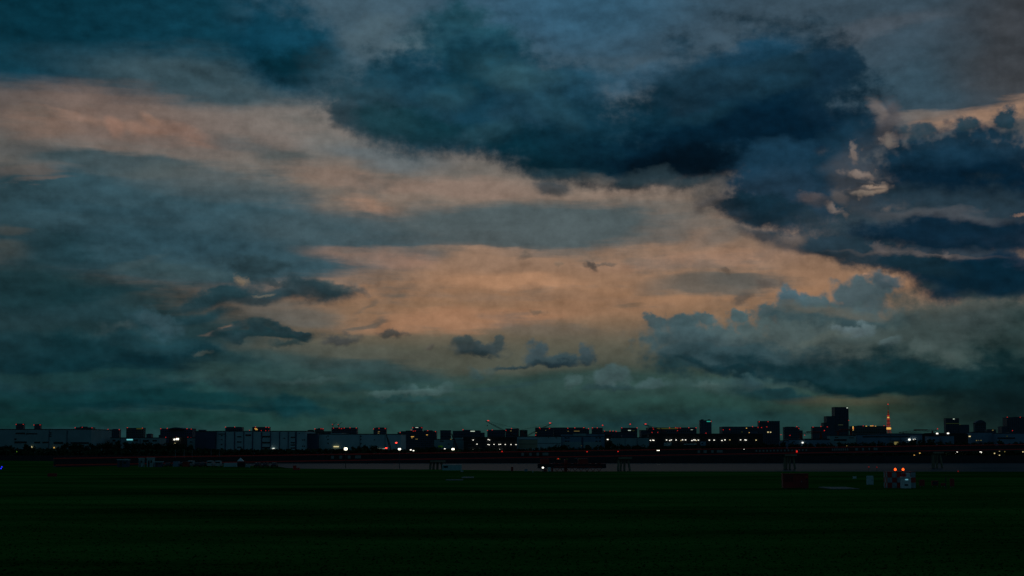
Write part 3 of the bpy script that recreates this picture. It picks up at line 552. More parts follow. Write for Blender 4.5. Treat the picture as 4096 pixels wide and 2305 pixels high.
B('warehouse', 'long smooth pale warehouse with sparse tiny windows and a raised middle roof', 'warehouse', 1271, 1603, 1738.5, 1235, PALE, 60, wings=[(1323, 1365, 1733)], win=[(1310, 1315, y, y + 4) for y in (1742, 1756, 1771)] + [(1440, 1446, y, y + 4) for y in (1744, 1756, 1773)] + [(1496, 1500, 1758, 1761), (1304, 1307, 1746, 1749)],
  lit=[(1509, 1539, 1794.3, 1795.8, W_WHT)], lamps=[(1345, 1787, 26, 3.5, L_WARM)], pil=[(1440, 1441), (1540, 1541)])
B('office_block', 'low stepped grey block peeping over the navy link block', 'office block', 1230, 1253, 1722, 2500, TOWERG, plant=[(1234, 1250, 1719.5)])
B('office_block', 'grey block with a raised roof box just left of the roof cranes', 'office block', 1259, 1292, 1717, 2550, TOWERG, wings=[(1293, 1322, 1726)], plant=[(1270, 1286, 1713)], reds=[(1260, 1716), (1284, 1715.5), (1292, 1716)], fl=(4, 6))
B('office_block', 'long dark block under construction carrying two small cranes on its roof', 'office block', 1326, 1427, 1712.5, 2700, TOWER, reds=[(1357, 1713), (1366, 1714.5), (1377, 1713), (1400, 1712), (1425, 1712.5), (1334, 1713)], fl=(14, 8))
B('apartment_tower', 'dark tower with a peaked roof and a few amber windows above the smooth pale warehouse', 'tower', 1494, 1545, 1714, 2600, TOWER, reds=[(1494, 1716), (1541, 1714.5), (1516, 1714)], plant=[(1502, 1535, 1710)], lit=[(1512, 1519, 1726, 1728, W_YEL), (1511, 1517, 1732, 1734, W_YEL)], fl=(6, 7))
# --- centre left
B('office_block', 'low grey block just right of the smooth warehouse roof', 'office block', 1590, 1622, 1731, 2300, TOWERG, reds=[(1601, 1730), (1610, 1730)])
B('office_complex', 'wide dark complex with amber windows filling the skyline behind the flood lamp', 'office block', 1604, 1745, 1727, 1900, TOWER, wings=[(1623, 1660, 1724), (1695, 1728, 1723)], reds=[(1645, 1720.5), (1653, 1725), (1661, 1724.5), (1711, 1723), (1742, 1727)], lit=[(1644, 1656, 1746, 1748, W_AMB), (1646, 1650, 1751, 1752.5, W_AMB), (1662, 1671, 1756, 1758, W_YEL), (1705, 1711, 1739, 1741, W_AMB)], fl=(18, 9))
B('office_tower', 'blue-grey tower with a white lit strip under its flat roof, left of the centre skyline', 'tower', 1651, 1690, 1709, 3400, TOWER2, reds=[(1651, 1711), (1687, 1711)], lit=[(1662, 1673, 1709.6, 1711.5, W_WHT)], fl=(5, 9))
B('office_block', 'dark block with a small roof box behind the second raked boom', 'office block', 1761, 1803, 1723, 2200, TOWER, plant=[(1770, 1786, 1721)], fl=(7, 6))
B('office_block', 'broad dark block with stepped roof and one short white lit strip', 'office block', 1811, 1922, 1725.5, 2150, TOWER, plant=[(1850, 1886, 1719.5), (1890, 1918, 1722)], reds=[(1852, 1719)], lit=[(1882, 1899, 1724, 1726.8, W_WHT)], wings=[(1923, 1938, 1732)], fl=(18, 6))
B('office_block', 'plain dark block below the hook of the tallest crane', 'office block', 1949, 2021, 1721.5, 2250, TOWER, reds=[(1969, 1720.5), (1950, 1722)], fl=(12, 6))
B('factory', 'grey mid-height factory with a flat roof behind the green-lit trees', 'factory', 1737, 1812, 1759, 1300, PALE2, win=[(1760, 1774, 1763, 1767), (1790, 1799, 1775, 1778)], lit=[(1753, 1771, 1783, 1790, mat('lit_foliage_glow', (.12, .45, .02), emit=.05)), (1801, 1806, 1756.5, 1758.5, W_YEL)])  # green glowing panel stands for light on the foliage
B('factory', 'lighter narrow factory bay seen past the black diagonal mast', 'factory', 1815, 1853, 1761, 1310, PALE2, wings=[(1818, 1850, 1751)])
dl = [(1893, 1760.5), (1953, 1758.5), (1958, 1760.5), (1908, 1777), (1952, 1778.5), (1957, 1779.5), (1976, 1778), (1996, 1778.3), (2002, 1778), (2021, 1778.5), (2044, 1778.8), (2064, 1779), (1893, 1799), (1909, 1799), (1917, 1799.4), (1999, 1798.6), (2004, 1798.4), (1975, 1798)]
B('parking_garage', 'black open-deck parking garage with rows of small white ceiling lamps', 'parking garage', 1854, 2067, 1751, 1260, BLACKW, 50, lamps=[(a, y, 5, 2.4, L_WHITE if a not in (1909, 1975) else W_WHT) for a, y in dl],
  bands=[(1854, 2067, 1764, 1768, TRIM), (1854, 2067, 1784, 1788, TRIM)], lit=[(1872, 1886, 1777, 1778, mat('frame_grey', (.2, .24, .24), .8)), (1872, 1886, 1791, 1792, mat('frame_grey', (.2, .24, .24)))])
# --- centre right
B('office_block', 'dark block crossed by the foot of the tallest crane, two red lights on its roof', 'office block', 2022, 2076, 1716, 2050, TOWER, reds=[(2046, 1714.5), (2024, 1722)], lit=[(2041, 2046, 1723, 1725, W_YEL)], fl=(8, 6))
B('office_block', 'small beige-grey block with one dark window beside the crane mast', 'office block', 2078, 2110, 1722, 2080, TOWERG, win=[(2098, 2105, 1727, 1733)])
B('apartment_slab', 'dark slab block beneath the tip of the shorter crane', 'apartment block', 2141, 2213, 1712.5, 2100, TOWER, reds=[(2158, 1711), (2161, 1715), (2198, 1714), (2143, 1741)], lit=[(2142, 2147, 1730, 1732, W_YEL), (2182, 2184, 1721, 1723, W_YEL)], fl=(12, 8))
B('apartment_slab', 'long dark slab block with one thin yellow lit strip, widest of the centre skyline', 'apartment block', 2214, 2342, 1712, 2130, TOWER, wings=[(2343, 2357, 1716)], reds=[(2271, 1713.5), (2299, 1712), (2335, 1711), (2354, 1715)], lit=[(2296, 2318, 1724, 1725.8, W_YEL), (2270, 2275, 1724.5, 1726, W_YEL)], plant=[(2232, 2260, 1710)], fl=(22, 8))
B('office_block', 'square dark block beside a thin mast with a red ball light', 'office block', 2368, 2411, 1713.5, 2300, TOWER, reds=[(2370, 1712), (2389, 1712)], fl=(6, 7))
B('office_block', 'low flat black block with four red lights along its roof', 'office block', 2414, 2466, 1727, 2000, TOWER, reds=[(2418, 1725), (2440, 1725), (2452, 1725), (2464, 1726)], wings=[(2466, 2486, 1729)])
B('office_block', 'dark block with a red-tipped antenna and a white lit strip', 'office block', 2485, 2549, 1713, 2200, TOWER, reds=[(2487, 1712), (2548, 1712)], lit=[(2512, 2523, 1721, 1723.3, W_WHT), (2530, 2538, 1722.5, 1724, W_OLV)], fl=(9, 6))
B('warehouse', 'pale warehouse near the centre with one yellowish half and a dark roof edge', 'warehouse', 2068, 2245, 1748, 1270, PALE, 50, bands=[(2074, 2150, 1760, 1794, CREAM)], win=[(2074, 2150, 1758.5, 1760, ), (2074, 2150, 1776, 1777.2), (2151, 2244, 1773, 1774.2), (2192, 2196, 1750, 1752), (2223, 2227, 1750, 1753)], plant=[(2084, 2150, 1745.5)])
w = [(x, x + 8, y, y + 4) for x in (2259, 2270) for y in (1750, 1763, 1781.5)] + [(x, x + 8, y, y + 4) for x in (2382, 2396) for y in (1750, 1763)] + [(2325, 2333, 1763, 1767), (2387, 2394, 1781, 1785), (2342, 2358, 1780, 1788)]
B('factory', 'blue-grey factory with pairs of small dark windows and a single yellow one', 'factory', 2246, 2417, 1747, 1280, BLUEW, wings=[(2246, 2292, 1738), (2340, 2395, 1737), (2396, 2419, 1736)], bands=[(2292, 2345, 1735, 1747, PALE2), (2250, 2405, 1768, 1792, PALE2)], win=w, lit=[(2325, 2332, 1782, 1784.5, W_YEL)], pil=[(2326, 2333)])
B('depot', 'black shed in the gap beside the blue-grey factory with one white lamp', 'depot', 2419, 2446, 1741, 1300, BLACKW, lamps=[(2430.6, 1758.5, 7.5, 4, L_WHITE)])
B('factory', 'grey-green factory with a black roof band and slanted white roof panels above it', 'factory', 2447, 2595, 1752, 1260, PALE2, plant=[(2490, 2532, 1738.5), (2569, 2589, 1738)], pil=[(2500, 2501), (2548, 2549)])
# --- right of centre
rl = [(2601.5, 1762), (2611, 1761), (2615, 1762), (2666, 1760.5), (2678.6, 1762.5), (2685, 1760.3), (2704, 1760.5), (2724, 1762.5), (2730, 1760), (2742, 1760.2), (2767.5, 1762.7), (2775, 1760), (2780.5, 1760.5), (2785, 1762.8), (2793, 1761), (2837, 1761), (2856, 1761), (2887.6, 1762.5), (2899.7, 1760), (2919, 1760), (2962, 1760), (2980, 1760), (2984, 1761)]
B('terminal', 'long black terminal with a bright row of white lamps along its upper deck', 'terminal', 2597, 3052, 1737, 1320, BLACKW, 60, lamps=[(a, y, 5.5 if a not in (2724, 2785, 2919) else 3.5, 3, L_WHITE if a not in (2724, 2785, 2919) else L_WARM) for a, y in rl] + [(3024, 1761, 5, 4, L_WARM)],
  bands=[(2655, 2686, 1771, 1785, PALE2), (2735, 2786, 1775, 1780, PALE2), (2801, 2823, 1767, 1783, BLUEW)], win=[(2806, 2812, 1772, 1777)])
B('mall', 'broad dark block with a dim olive strip below its roof behind the lamp row', 'office block', 2593, 2786, 1712, 2000, TOWER, lit=[(2627, 2709, 1712.2, 1716.5, W_OLV), (2763, 2771, 1718.7, 1719.8, W_WHT)], reds=[(2611, 1711), (2614, 1717), (2678, 1712), (2703, 1711), (2711, 1713), (2721, 1712.5), (2755, 1711.5), (2784, 1711.5), (2631, 1730), (2608, 1730.5), (2710, 1723)], wings=[(2565, 2594, 1722)], fl=(24, 6))
t = B('office_tower', 'slim blue tower with two roof horns and a teal lit sign', 'tower', 2799, 2846, 1683, 4500, TOWER2, plant=[(2805, 2815, 1677.5)], reds=[(2824, 1733), (2845, 1686)], lit=[(2827, 2842, 1684.5, 1688, L_TEAL)], fl=(7, 16))
part_box('roof_horn', TRIM, t, xat(2833, 1678, 4500) - t.location.x, xat(2842, 1678, 4500) - t.location.x, -6, 6, zat(1683, 4500) - BANKZ + 1.2, zat(1678, 4500) - BANKZ)
B('apartment_slab', 'wide dark slab block right of the slim blue tower with amber windows', 'apartment block', 2889, 3050, 1708.5, 2700, TOWER, reds=[(2893, 1719.5), (2918, 1718), (3010, 1707), (3032, 1710), (3046, 1711)], lit=[(2984, 2988, 1712, 1714.5, W_AMB), (2966, 2970, 1727, 1729.5, W_OLV), (2995, 2999, 1730, 1732, W_AMB), (2873, 2877, 1739, 1741, W_YEL)], bands=[(2990, 3030, 1727, 1735, TOWER2)], fl=(24, 8))
B('apartment_tower', 'tall plain dark tower with two warm lamps low on its face', 'tower', 3037, 3119, 1686, 3300, TOWER, reds=[(3037, 1687.5), (3072, 1687), (3067, 1708), (3124, 1739)], lamps=[(3072, 1729, 6, 5, L_WARM), (3082, 1729.3, 6, 4, L_WARM)], fl=(10, 16))
B('office_block', 'dark block with a round-shouldered roof between the plain dark tower and the red boom roofs', 'office block', 3137, 3198, 1710, 2900, TOWER, wings=[(3199, 3211, 1723)], plant=[(3145, 3180, 1707)], reds=[(3195, 1714), (3187, 1707.5), (3160, 1742), (3218, 1741)], fl=(8, 8))
B('office_block', 'low dark block at the left foot of the stepped twin tower', 'office block', 3250, 3306, 1709, 4200, TOWER, reds=[(3284, 1706.5), (3309, 1708), (3252, 1709)], wings=[(3295, 3307, 1693)])
t = B('skyscraper', 'tallest dark skyscraper in the skyline, stepped on its left with one white roof lamp', 'skyscraper', 3339, 3394, 1630, 8000, TOWER, 80, wings=[(3307, 3345, 1666), (3296, 3312, 1692)], lit=[(3386, 3392, 1630.5, 1633.5, W_WHT), (3353, 3372, 1699, 1701, mat('lit_floor_dim', (.5, .6, .3), emit=.05))], reds=[(3395, 1682)], pil=[(3349, 3351), (3380, 3382)], fl=(8, 26))
B('apartment_slab', 'low dark slab block with golden roof lights just left of the red lattice tower', 'apartment block', 3413, 3546, 1706, 3000, TOWERG, reds=[(3453, 1704), (3492, 1703), (3536, 1702.5)], lit=[(3410, 3414, 1706, 1722, W_AMB), (3480, 3494, 1703, 1705, W_AMB), (3462, 3468, 1704, 1706, W_AMB), (3500, 3504, 1704, 1706, W_AMB)], plant=[(3440, 3470, 1702)], fl=(18, 7))
B('factory', 'low grey sheds with flat roofs under the red boom roofs', 'factory', 3154, 3319, 1760, 1330, BLUEW, wings=[(3130, 3200, 1764), (3205, 3319, 1757)], lamps=[(3210, 1771, 7, 6, L_WHITE)], win=[(3170, 3180, 1766, 1769)])
B('factory', 'grey building with a dark horizontal opening, between the low sheds and the long pale hangar', 'factory', 3321, 3424, 1744, 1345, PALE2, win=[(3336, 3386, 1757, 1764), (3340, 3352, 1748, 1752), (3395, 3415, 1750, 1753)], bands=[(3324, 3360, 1745, 1772, PALE2)])
B('hangar', 'long pale hangar with a dark band under its roof below the red lattice tower', 'hangar', 3426, 3688, 1741, 1355, BLUEW, 60, win=[(3450, 3640, 1745, 1749.5)], wings=[(3520, 3690, 1736)], lamps=[(3637, 1759, 9, 8, L_WHITE), (3656, 1759, 9, 8, L_WHITE)], pil=[(3560, 3561), (3600, 3602)])
B('pump_house', 'small yellow-lit kiosk with a glowing window over a yellow lamp', 'kiosk', 3574, 3598, 1765, 1290, CREAM, lit=[(3577, 3593, 1768, 1779, mat('kiosk_glow', (1, .8, .25), emit=.14))], lamps=[(3586, 1785, 9, 5, L_WARM)])
B('storage_shed', 'small pale shed with one dark round vent, left of a pale flat-roofed shed', 'shed', 3717, 3757, 1746, 1310, BLUEW, win=[(3731, 3740, 1757, 1764)])
B('storage_shed', 'pale flat-roofed shed below two roof lamps, right of the vented shed', 'shed', 3764, 3816, 1745, 1315, BLUEW)
B('depot', 'dark depot behind the two pale sheds with white lamps along its ridge', 'depot', 3690, 3872, 1737, 1370, BLACKW, lamps=[(3748, 1734.5, 9, 6, L_WHITE), (3791.6, 1733.8, 9, 6, L_WHITE), (3878, 1746, 8, 5, L_WARM)], wings=[(3720, 3860, 1734)])
B('office_tower', 'dark tower with a dim lit band below its roof and a lower wing', 'tower', 3783, 3836, 1675, 5200, TOWER, wings=[(3836, 3877, 1700)], lit=[(3812, 3818, 1675, 1678, W_WHT), (3784, 3836, 1693, 1695.5, mat('lit_band_dim', (.3, .4, .1), emit=.03)), (3838, 3842, 1698, 1700, W_OLV)], fl=(8, 15))
t = B('office_tower', 'dark tower with a pointed arch-shaped top near the right edge', 'tower', 3900, 3944, 1695, 5000, TOWER, lit=[(3929, 3934, 1691, 1694, W_YEL)], trim=False, fl=(6, 12))
D = 5000; g = MB(); pts = [(3900 + 44 * i / 10, 1695 - 17.5 * math.sin(math.pi * (.08 + .84 * i / 10)) ** .8 + 3.2) for i in range(11)]
q = [(xat(a, b, D) - t.location.x, zat(b, D) - BANKZ) for a, b in pts] ; n = len(q); vs = [(x, -12, z) for x, z in q] + [(x, 12, z) for x, z in q]
q0 = zat(1695.2, D) - BANKZ
g.add(vs + [(q[0][0], -12, q0), (q[-1][0], -12, q0), (q[0][0], 12, q0), (q[-1][0], 12, q0)], [tuple(range(n)) + (2 * n + 1, 2 * n), tuple(range(2 * n - 1, n - 1, -1)) + (2 * n + 2, 2 * n + 3)] + [(i, i + 1, n + i + 1, n + i) for i in range(n - 1)]); g.build('arched_roof', TOWER, t)
B('office_block', 'low dark block with one pale lamp between the arch-topped tower and the corner tower', 'office block', 3948, 3984, 1720, 3200, TOWER, plant=[(3955, 3975, 1717)], lamps=[(3971, 1721.5, 6, 4, W_YEL)])
B('office_tower', 'broad dark tower with a lower shoulder, cut off by the right edge', 'tower', 4028, 4130, 1671.5, 4600, TOWER, wings=[(4008, 4030, 1707)], reds=[(4029, 1669.5), (4081, 1669.5), (4050, 1723)], plant=[(4060, 4100, 1668)], fl=(12, 14))
B('warehouse', 'wide blue-grey warehouse below the arch-topped tower with a row of dim lamps', 'warehouse', 3885, 3985, 1731, 1400, BLUEW, lit=[(3904, 3908, 1761, 1764, W_YEL), (3914, 3916, 1761, 1763, W_YEL), (3922, 3926, 1761, 1763, W_YEL)], wings=[(3900, 3983, 1729)])
B('warehouse', 'blue-grey warehouse with a stepped roof at the right edge', 'warehouse', 3986, 4140, 1735, 1390, BLUEW, win=[(3990, 4060, 1750, 1756)], lit=[(4026, 4030, 1744, 1747, W_OLV)], wings=[(4040, 4130, 1731)])
B('office_building', 'lit lobby building with glowing yellow curtains behind the right-hand lamps', 'building', 3800, 3862, 1806, 1010, BLACKW, 14, lit=[(3812, 3828, 1811, 1838, mat('curtain_green', (.35, .42, .03), emit=.06)), (3834, 3840, 1810, 1838, mat('curtain_gold', (1, .85, .2), emit=.2)), (3844, 3852, 1810, 1837, mat('curtain_dim', (.6, .5, .1), emit=.08))])
B('boathouse', 'small white house with three dark arches on the far quay', 'house', 3432, 3477, 1820, 960, PALE2, 8, win=[(3436, 3443, 1834, 1843), (3450, 3457, 1834, 1843), (3464, 3471, 1835, 1843)])
B('office_building', 'low blue-grey office with green-lit windows behind two white lamps', 'building', 3510, 3630, 1810, 1000, NAVYW, 14, lit=[(3530, 3536, 1818, 1822, mat('lit_green', (.2, .5, .02), emit=.08)), (3574, 3582, 1816, 1824, mat('lit_green', (.2, .5, .02)))], bands=[(3525, 3560, 1812, 1835, BLUEW), (3570, 3620, 1812, 1832, BLUEW)])
B('shed', 'low olive shed with a dim yellow panel behind the pier trestle', 'shed', 2996, 3052, 1820, 985, BLACKW, 10, lit=[(3000, 3006, 1823, 1836, mat('lit_green', (.2, .5, .02))), (3012, 3048, 1822, 1826, mat('lit_band_dim', (.3, .4, .1)))])
#OBJ2
# ------------------------------------------------------------------ the red lattice broadcast tower
def broadcast_tower():
    D = 13500; cx = xat(3554, 1711, D)
    t = thing('broadcast_tower', 'slender red lattice broadcast tower lit orange with a glowing observation deck', 'tower', (cx, D, BANKZ), rad(20))
    prof = [(0, 45), (40, 32), (100, 17), (140, 11.5), (165, 9), (225, 6.2), (250, 5), (270, 3.2), (300, 1.7)]
    hw = lambda z: next(a[1] + (b[1] - a[1]) * (z - a[0]) / (b[0] - a[0]) for a, b in zip(prof, prof[1:]) if z <= b[0] + 1e-6)
    cor = lambda z, k: Vector(((-1, 1, 1, -1)[k] * hw(z), (-1, -1, 1, 1)[k] * hw(z), z))
    zs = [0, 20, 40, 58, 76, 92, 108, 122, 136, 150, 163, 176, 189, 202, 214, 226, 238, 250, 262, 275, 288, 300]
    for k in range(4):
        g = MB()
        for a, b in zip(zs, zs[1:]): g.tube(cor(a, k), cor(b, k), 1.7 if a < 140 else 1.0, n=5)
        g.build('leg', REDP, t)
    g = MB()
    for a, b in zip(zs, zs[1:]):
        for k in range(4):
            j = (k + 1) % 4
            g.tube(cor(a, k), cor(b, j), .5, n=4); g.tube(cor(a, j), cor(b, k), .5, n=4); g.tube(cor(b, k), cor(b, j), .6, n=4)
    tag(g.build('lattice', REDP, t), kind='stuff')
    MB().lathe([(14, 143), (21, 146), (21, 156), (15, 160)], 16).build('observation_deck', W_AMB, t)
    MB().lathe([(16, 160.2), (17, 163), (12, 166)], 16).build('deck_roof', WHITE, t)
    MB().lathe([(5.5, 234), (8.5, 236), (8.5, 243), (6, 246)], 12).build('upper_deck', W_AMB, t)
    MB().lathe([(1.6, 300), (1.3, 318), (.6, 338), (.4, 345)], 8).build('antenna', ORANGEP, t)
    for z, m, r in ((118, T_RED, 2.6), (130, T_RED, 2.6), (172, L_RED, 2.4), (184, T_RED, 2.6), (196, L_RED, 2.4), (208, T_RED, 2.6), (219, T_RED, 3), (228, L_RED, 2.6), (254, L_RED, 2.6), (262, T_RED, 2.4), (273, T_ORA, 2.4), (285, T_ORA, 2.2), (297, T_ORA, 2)):
        for k in range(4): lantern('lattice_glow', m, t, cor(z, k), r)  # glowing bodies added on the legs to stand for the floodlit lattice
    lantern('obstruction_light', L_RED, t, (0, 0, 347), 4)
broadcast_tower()

# ------------------------------------------------------------------ cranes
def lattice_boom(a, b, w0, w1, r, nseg, m, name, parent, mid=.5):
    a, b = Vector(a), Vector(b); d = (b - a).normalized(); up = Vector((0, 0, 1)); n1 = Vector((0, 1, 0)); n2 = d.cross(n1).normalized()
    g = MB(); ring = []
    for i in range(nseg + 1):
        f = i / nseg; w = w0 + (w1 - w0) * f; w *= min(1, .25 + 3 * f, .25 + 3 * (1 - f))
        c = a + (b - a) * f; ring.append([c + n1 * (w * s1) + n2 * (w * s2) for s1, s2 in ((-.5, -.5), (.5, -.5), (.5, .5), (-.5, .5))])
    for p, q in zip(ring, ring[1:]):
        for k in range(4):
            g.tube(p[k], q[k], r, n=4); g.tube(p[k], q[(k + 1) % 4], r * .55, n=3)
    return g.build(name, m, parent)
def luffing_crane(label, D, foot, tip, apex, hook, heel, m=STEELD, lamp=None, base_w=6):
    F, T, A, H = (W(*p, D) for p in (foot, tip, apex, heel)); L0 = Vector((F.x, D, BANKZ))
    t = thing('crane', label, 'crane', L0); R = lambda v: v - L0
    s = D / FPX
    lattice_boom(R(F), R(T), 5.2 * s, 3.2 * s, .75 * s, 18, m, 'boom', t)
    g = MB(); g.tube(R(F) + Vector((0, -2, 0)), R(A), 1.3 * s, n=5); g.tube(R(F) + Vector((0, 2, 0)), R(A), 1.3 * s, n=5); g.tube(R(H), R(A), 1.0 * s, n=5); g.tube(R(F), R(H), 1.4 * s, n=5); g.build('mast', REDD, t)
    g = MB(); g.tube(R(A), R(T), .42 * s, n=4); g.tube(R(A) + Vector((0, 1.5, 0)), R(F + (T - F) * .82), .3 * s, n=4); g.build('stay_cable', STEELD, t)
    g = MB(); fz = F.z - BANKZ; g.box(-base_w, base_w, -4, 4, fz - 4.5, fz - .5, .4); g.build('machine_house', STEELD, t)
    g = MB(); g.box(-base_w * .8, base_w * .8, -3.2, 3.2, 0, fz - 4.52); g.build('pedestal', STEELD, t)
    if hook:
        h = W(*hook, D); p = F + (T - F) * .97
        g = MB(); g.tube(R(p), R(h), .2 * s, n=4); g.build('hoist_rope', STEELD, t)
        MB().lathe([(.5 * s, -2 * s), (2.2 * s, -1.4 * s), (2.4 * s, .8 * s), (1 * s, 2 * s)], 8).build('hook_block', STEELD, t, R(h))
    lx = lamp or tip
    q = R(W(*lx, D)); lantern('obstruction_light', L_RED2, t, q + Vector((0, -1, 0)), 2.4 * s, 1.6 * s); lantern('obstruction_light', L_RED, t, q + Vector((3.2 * s, -1, -.2 * s)), 2.2 * s, 1.6 * s)
    return t
luffing_crane('tallest dark luffing crane, boom raised to the left with a hook hanging from its tip', 1980, (2068, 1750), (1942, 1684), (2076, 1715), (1950, 1703), (2042, 1735), lamp=(1952, 1683))
luffing_crane('lower dark crane with its boom raised to the right, long stay cable from a mast', 2000, (2098, 1748), (2209, 1694), (2087, 1719), None, (2085, 1752), lamp=(2199, 1692.5), base_w=4)
luffing_crane('dark crane boom with a red-lit head pointing left above the olive strip', 1960, (2650, 1726), (2574, 1698), (2640, 1712), None, (2664, 1728), lamp=(2581, 1696.5), base_w=5)
for k, (fx, fy, tx, ty) in enumerate(((1329, 1709, 1344, 1689), (1352, 1709, 1367, 1689))):
    D = 2680; F = W(fx, fy, D); T = W(tx, ty, D); s = D / FPX; z0 = zat(1712, D) + .8 
    t = thing('roof_crane', ('left of two small cranes' if k == 0 else 'right of two small cranes') + ' with upraised booms on the long dark roof', 'crane', (F.x, D + 10, z0), 0, 'roof cranes on the long dark block')
    L0 = Vector(t.location); P0 = Vector((0, 0, zat(1702, D) - z0))
    MB().tube((0, 0, 0), P0, 1.1 * s, n=6).build('mast', STEELD, t)
    MB().box(-3.4 * s, 2.2 * s, -2, 2, P0.z, P0.z + 3.5 * s, .3).build('machine_house', STEELD, t)
    lattice_boom(P0 + Vector((0, 0, 3 * s)), Vector((T.x - F.x, 0, T.z - z0)), 1.6 * s, 1.2 * s, .32 * s, 10, STEELD, 'boom', t)
    lantern('obstruction_light', L_RED, t, P0 + Vector((-1.5 * s, -2.2, 4 * s)), 1.2 * s)
for lab, px, y0, y1 in (('thin mast with a red ball lamp beside the square dark block', 2411, 1701.5, 1727), ('thin red leaning antenna on the roof of the white-stripped block', 2517, 1697, 1712)):
    D = 2180 if px > 2450 else 2290; b0 = W(px, y1, D); b0.y += 3
    t = thing('mast', lab, 'mast', b0); h = zat(y0, D) - b0.z
    MB().tube((0, 0, -8 if px < 2450 else .5), (0 if px < 2450 else 1.5, 0, h), .25, .12).build('pole', REDD, t); lantern('obstruction_light', L_RED, t, (0 if px < 2450 else 1.5, 0, h), .8)
# dark raked booms standing in front of the warehouses
for lab, p0, p1 in (('dark raked crane boom standing before the smooth pale warehouse', (1545, 1739), (1564, 1799)), ('dark raked crane boom standing before the grey factory bays', (1806, 1735), (1832, 1797))):
    D = 1050; a, b = W(*p0, D), W(*p1, D); b.z = max(b.z, BANKZ + 2); L0 = Vector((b.x, D, BANKZ))
    t = thing('mobile_crane', lab, 'crane', L0)
    lattice_boom(b - L0, a - L0, .95, .6, .22, 14, STEELD, 'boom', t)
    MB().box(-1.4, 3.2, -1.4, 1.4, 1.0, 2.6, .15).build('cab', STEELD, t)
    MB().box(-3.5, 4.5, -1.3, 1.3, .45, .98, .1).build('chassis', STEELD, t)
    for x in (-2.6, -1.2, 2.2, 3.6): MB().tube((x, -1.35, .5), (x, 1.35, .5), .5, n=10).build('wheel', RUBBER, t)
# red conveyor booms and roofs on the skyline right of centre
for lab, x0, y0, x1, y1, D, w in (('dark red gantry beam lying over the grey sheds left of the stepped twin tower', 3190, 1737, 3296, 1728, 1500, 4), ('dark red gantry beam in front of the foot of the tallest skyscraper', 3344, 1727, 3412, 1719, 1520, 4),
                                ('long dark red sloping gantry over the pale hangar right of the lattice tower', 3595, 1731, 3748, 1721, 1480, 5)):
    a, b = W(x0, y0, D), W(x1, y1, D); L0 = Vector(((a.x + b.x) / 2, D, BANKZ)); s = D / FPX
    t = thing('gantry', lab, 'gantry', L0); n = 10; g = MB()
    lattice_boom(a - L0, b - L0, w * s * 1.6, w * s * 1.4, .8 * s, 12, REDD, 'beam', t)
    d = b - a
    g = MB()
    for f in (.12, .88):
        p = a + d * f - L0
        for dx in (-2.5, 2.5): g = MB(); g.tube((p.x + dx, 0, 0), (p.x, 0, p.z - w * s * .4), .7); g.build('leg', REDD, t)
    g = MB(); p = a + d * .55 - L0; g.box(p.x - 5, p.x + 7, -2, 2, p.z + w * s * .6, p.z + w * s * 1.5, .3); g.build('cabin', REDD, t)
    lantern('obstruction_light', L_RED, t, b - L0 + Vector((0, -2, 1.2)), 1.9 * s)

# ------------------------------------------------------------------ trees along the far bank
def tree_mesh(seed, kind):
    r = random.Random(seed); g = MB()
    cl = []
    for i in range(9 if kind == 0 else 8):
        a = r.random() * 6.283; q = r.random() ** .6 * (.34 if kind == 0 else .24); z = .42 + .46 * r.random() if kind == 0 else .3 + .6 * r.random()
        cl.append((q * math.cos(a), q * math.sin(a), z, (.15 + .1 * r.random()) * (1.15 - .5 * abs(z - .6))))
    for x, y, z, rr in cl:
        for k in range(60):
            d = Vector((r.gauss(0, 1), r.gauss(0, 1), r.gauss(0, .8))).normalized() * rr * (.5 + .6 * r.random()); c = Vector((x, y, z)) + d
            n = Vector((r.gauss(0, 1), r.gauss(0, 1), r.gauss(0, 1))).normalized(); u_ = n.orthogonal().normalized(); v_ = n.cross(u_); e = .045 + .04 * r.random()
            g.add([c - u_ * e, c - v_ * e * .6, c + u_ * e, c + v_ * e * .6], [(0, 1, 2, 3)])
    crown = g.mesh('crown', LEAF); t = MB(); t.tube((0, 0, 0), (.01, 0, .5), .028, .014, 7)
    for x, y, z, rr in cl[:6]: t.tube((.006, 0, .22 + .2 * r.random()), (x, y, z), .012, .004, 5)
    return crown, t.mesh('trunk', BARK)
TREES = [tree_mesh(11 + i, i % 2) for i in range(5)]
prof_t = [(-60, 1782), (60, 1786), (80, 1796), (105, 1784), (140, 1790), (200, 1797), (255, 1786), (290, 1777), (330, 1779), (360, 1790), (380, 1776), (500, 1774), (640, 1776), (700, 1777), (745, 1778), (780, 1783), (800, 1797), (870, 1801), (950, 1800), (1100, 1801), (1210, 1799), (1240, 1803), (1320, 1794), (1345, 1802), (1375, 1806), (1410, 1791), (1450, 1787), (1500, 1785), (1525, 1795), (1560, 1805), (1640, 1806), (1665, 1792), (1700, 1798), (1740, 1786), (1770, 1798), (1850, 1799), (2070, 1801), (2150, 1793), (2245, 1785), (2300, 1791), (2400, 1788), (2430, 1774), (2470, 1782), (2520, 1783), (2600, 1788), (2800, 1786), (3000, 1779), (3300, 1778), (3500, 1775), (3600, 1773), (3700, 1765), (3780, 1776), (3900, 1772), (4170, 1778)]
def tt(px): return next(a[1] + (b[1] - a[1]) * (px - a[0]) / (b[0] - a[0]) for a, b in zip(prof_t, prof_t[1:]) if px <= b[0])
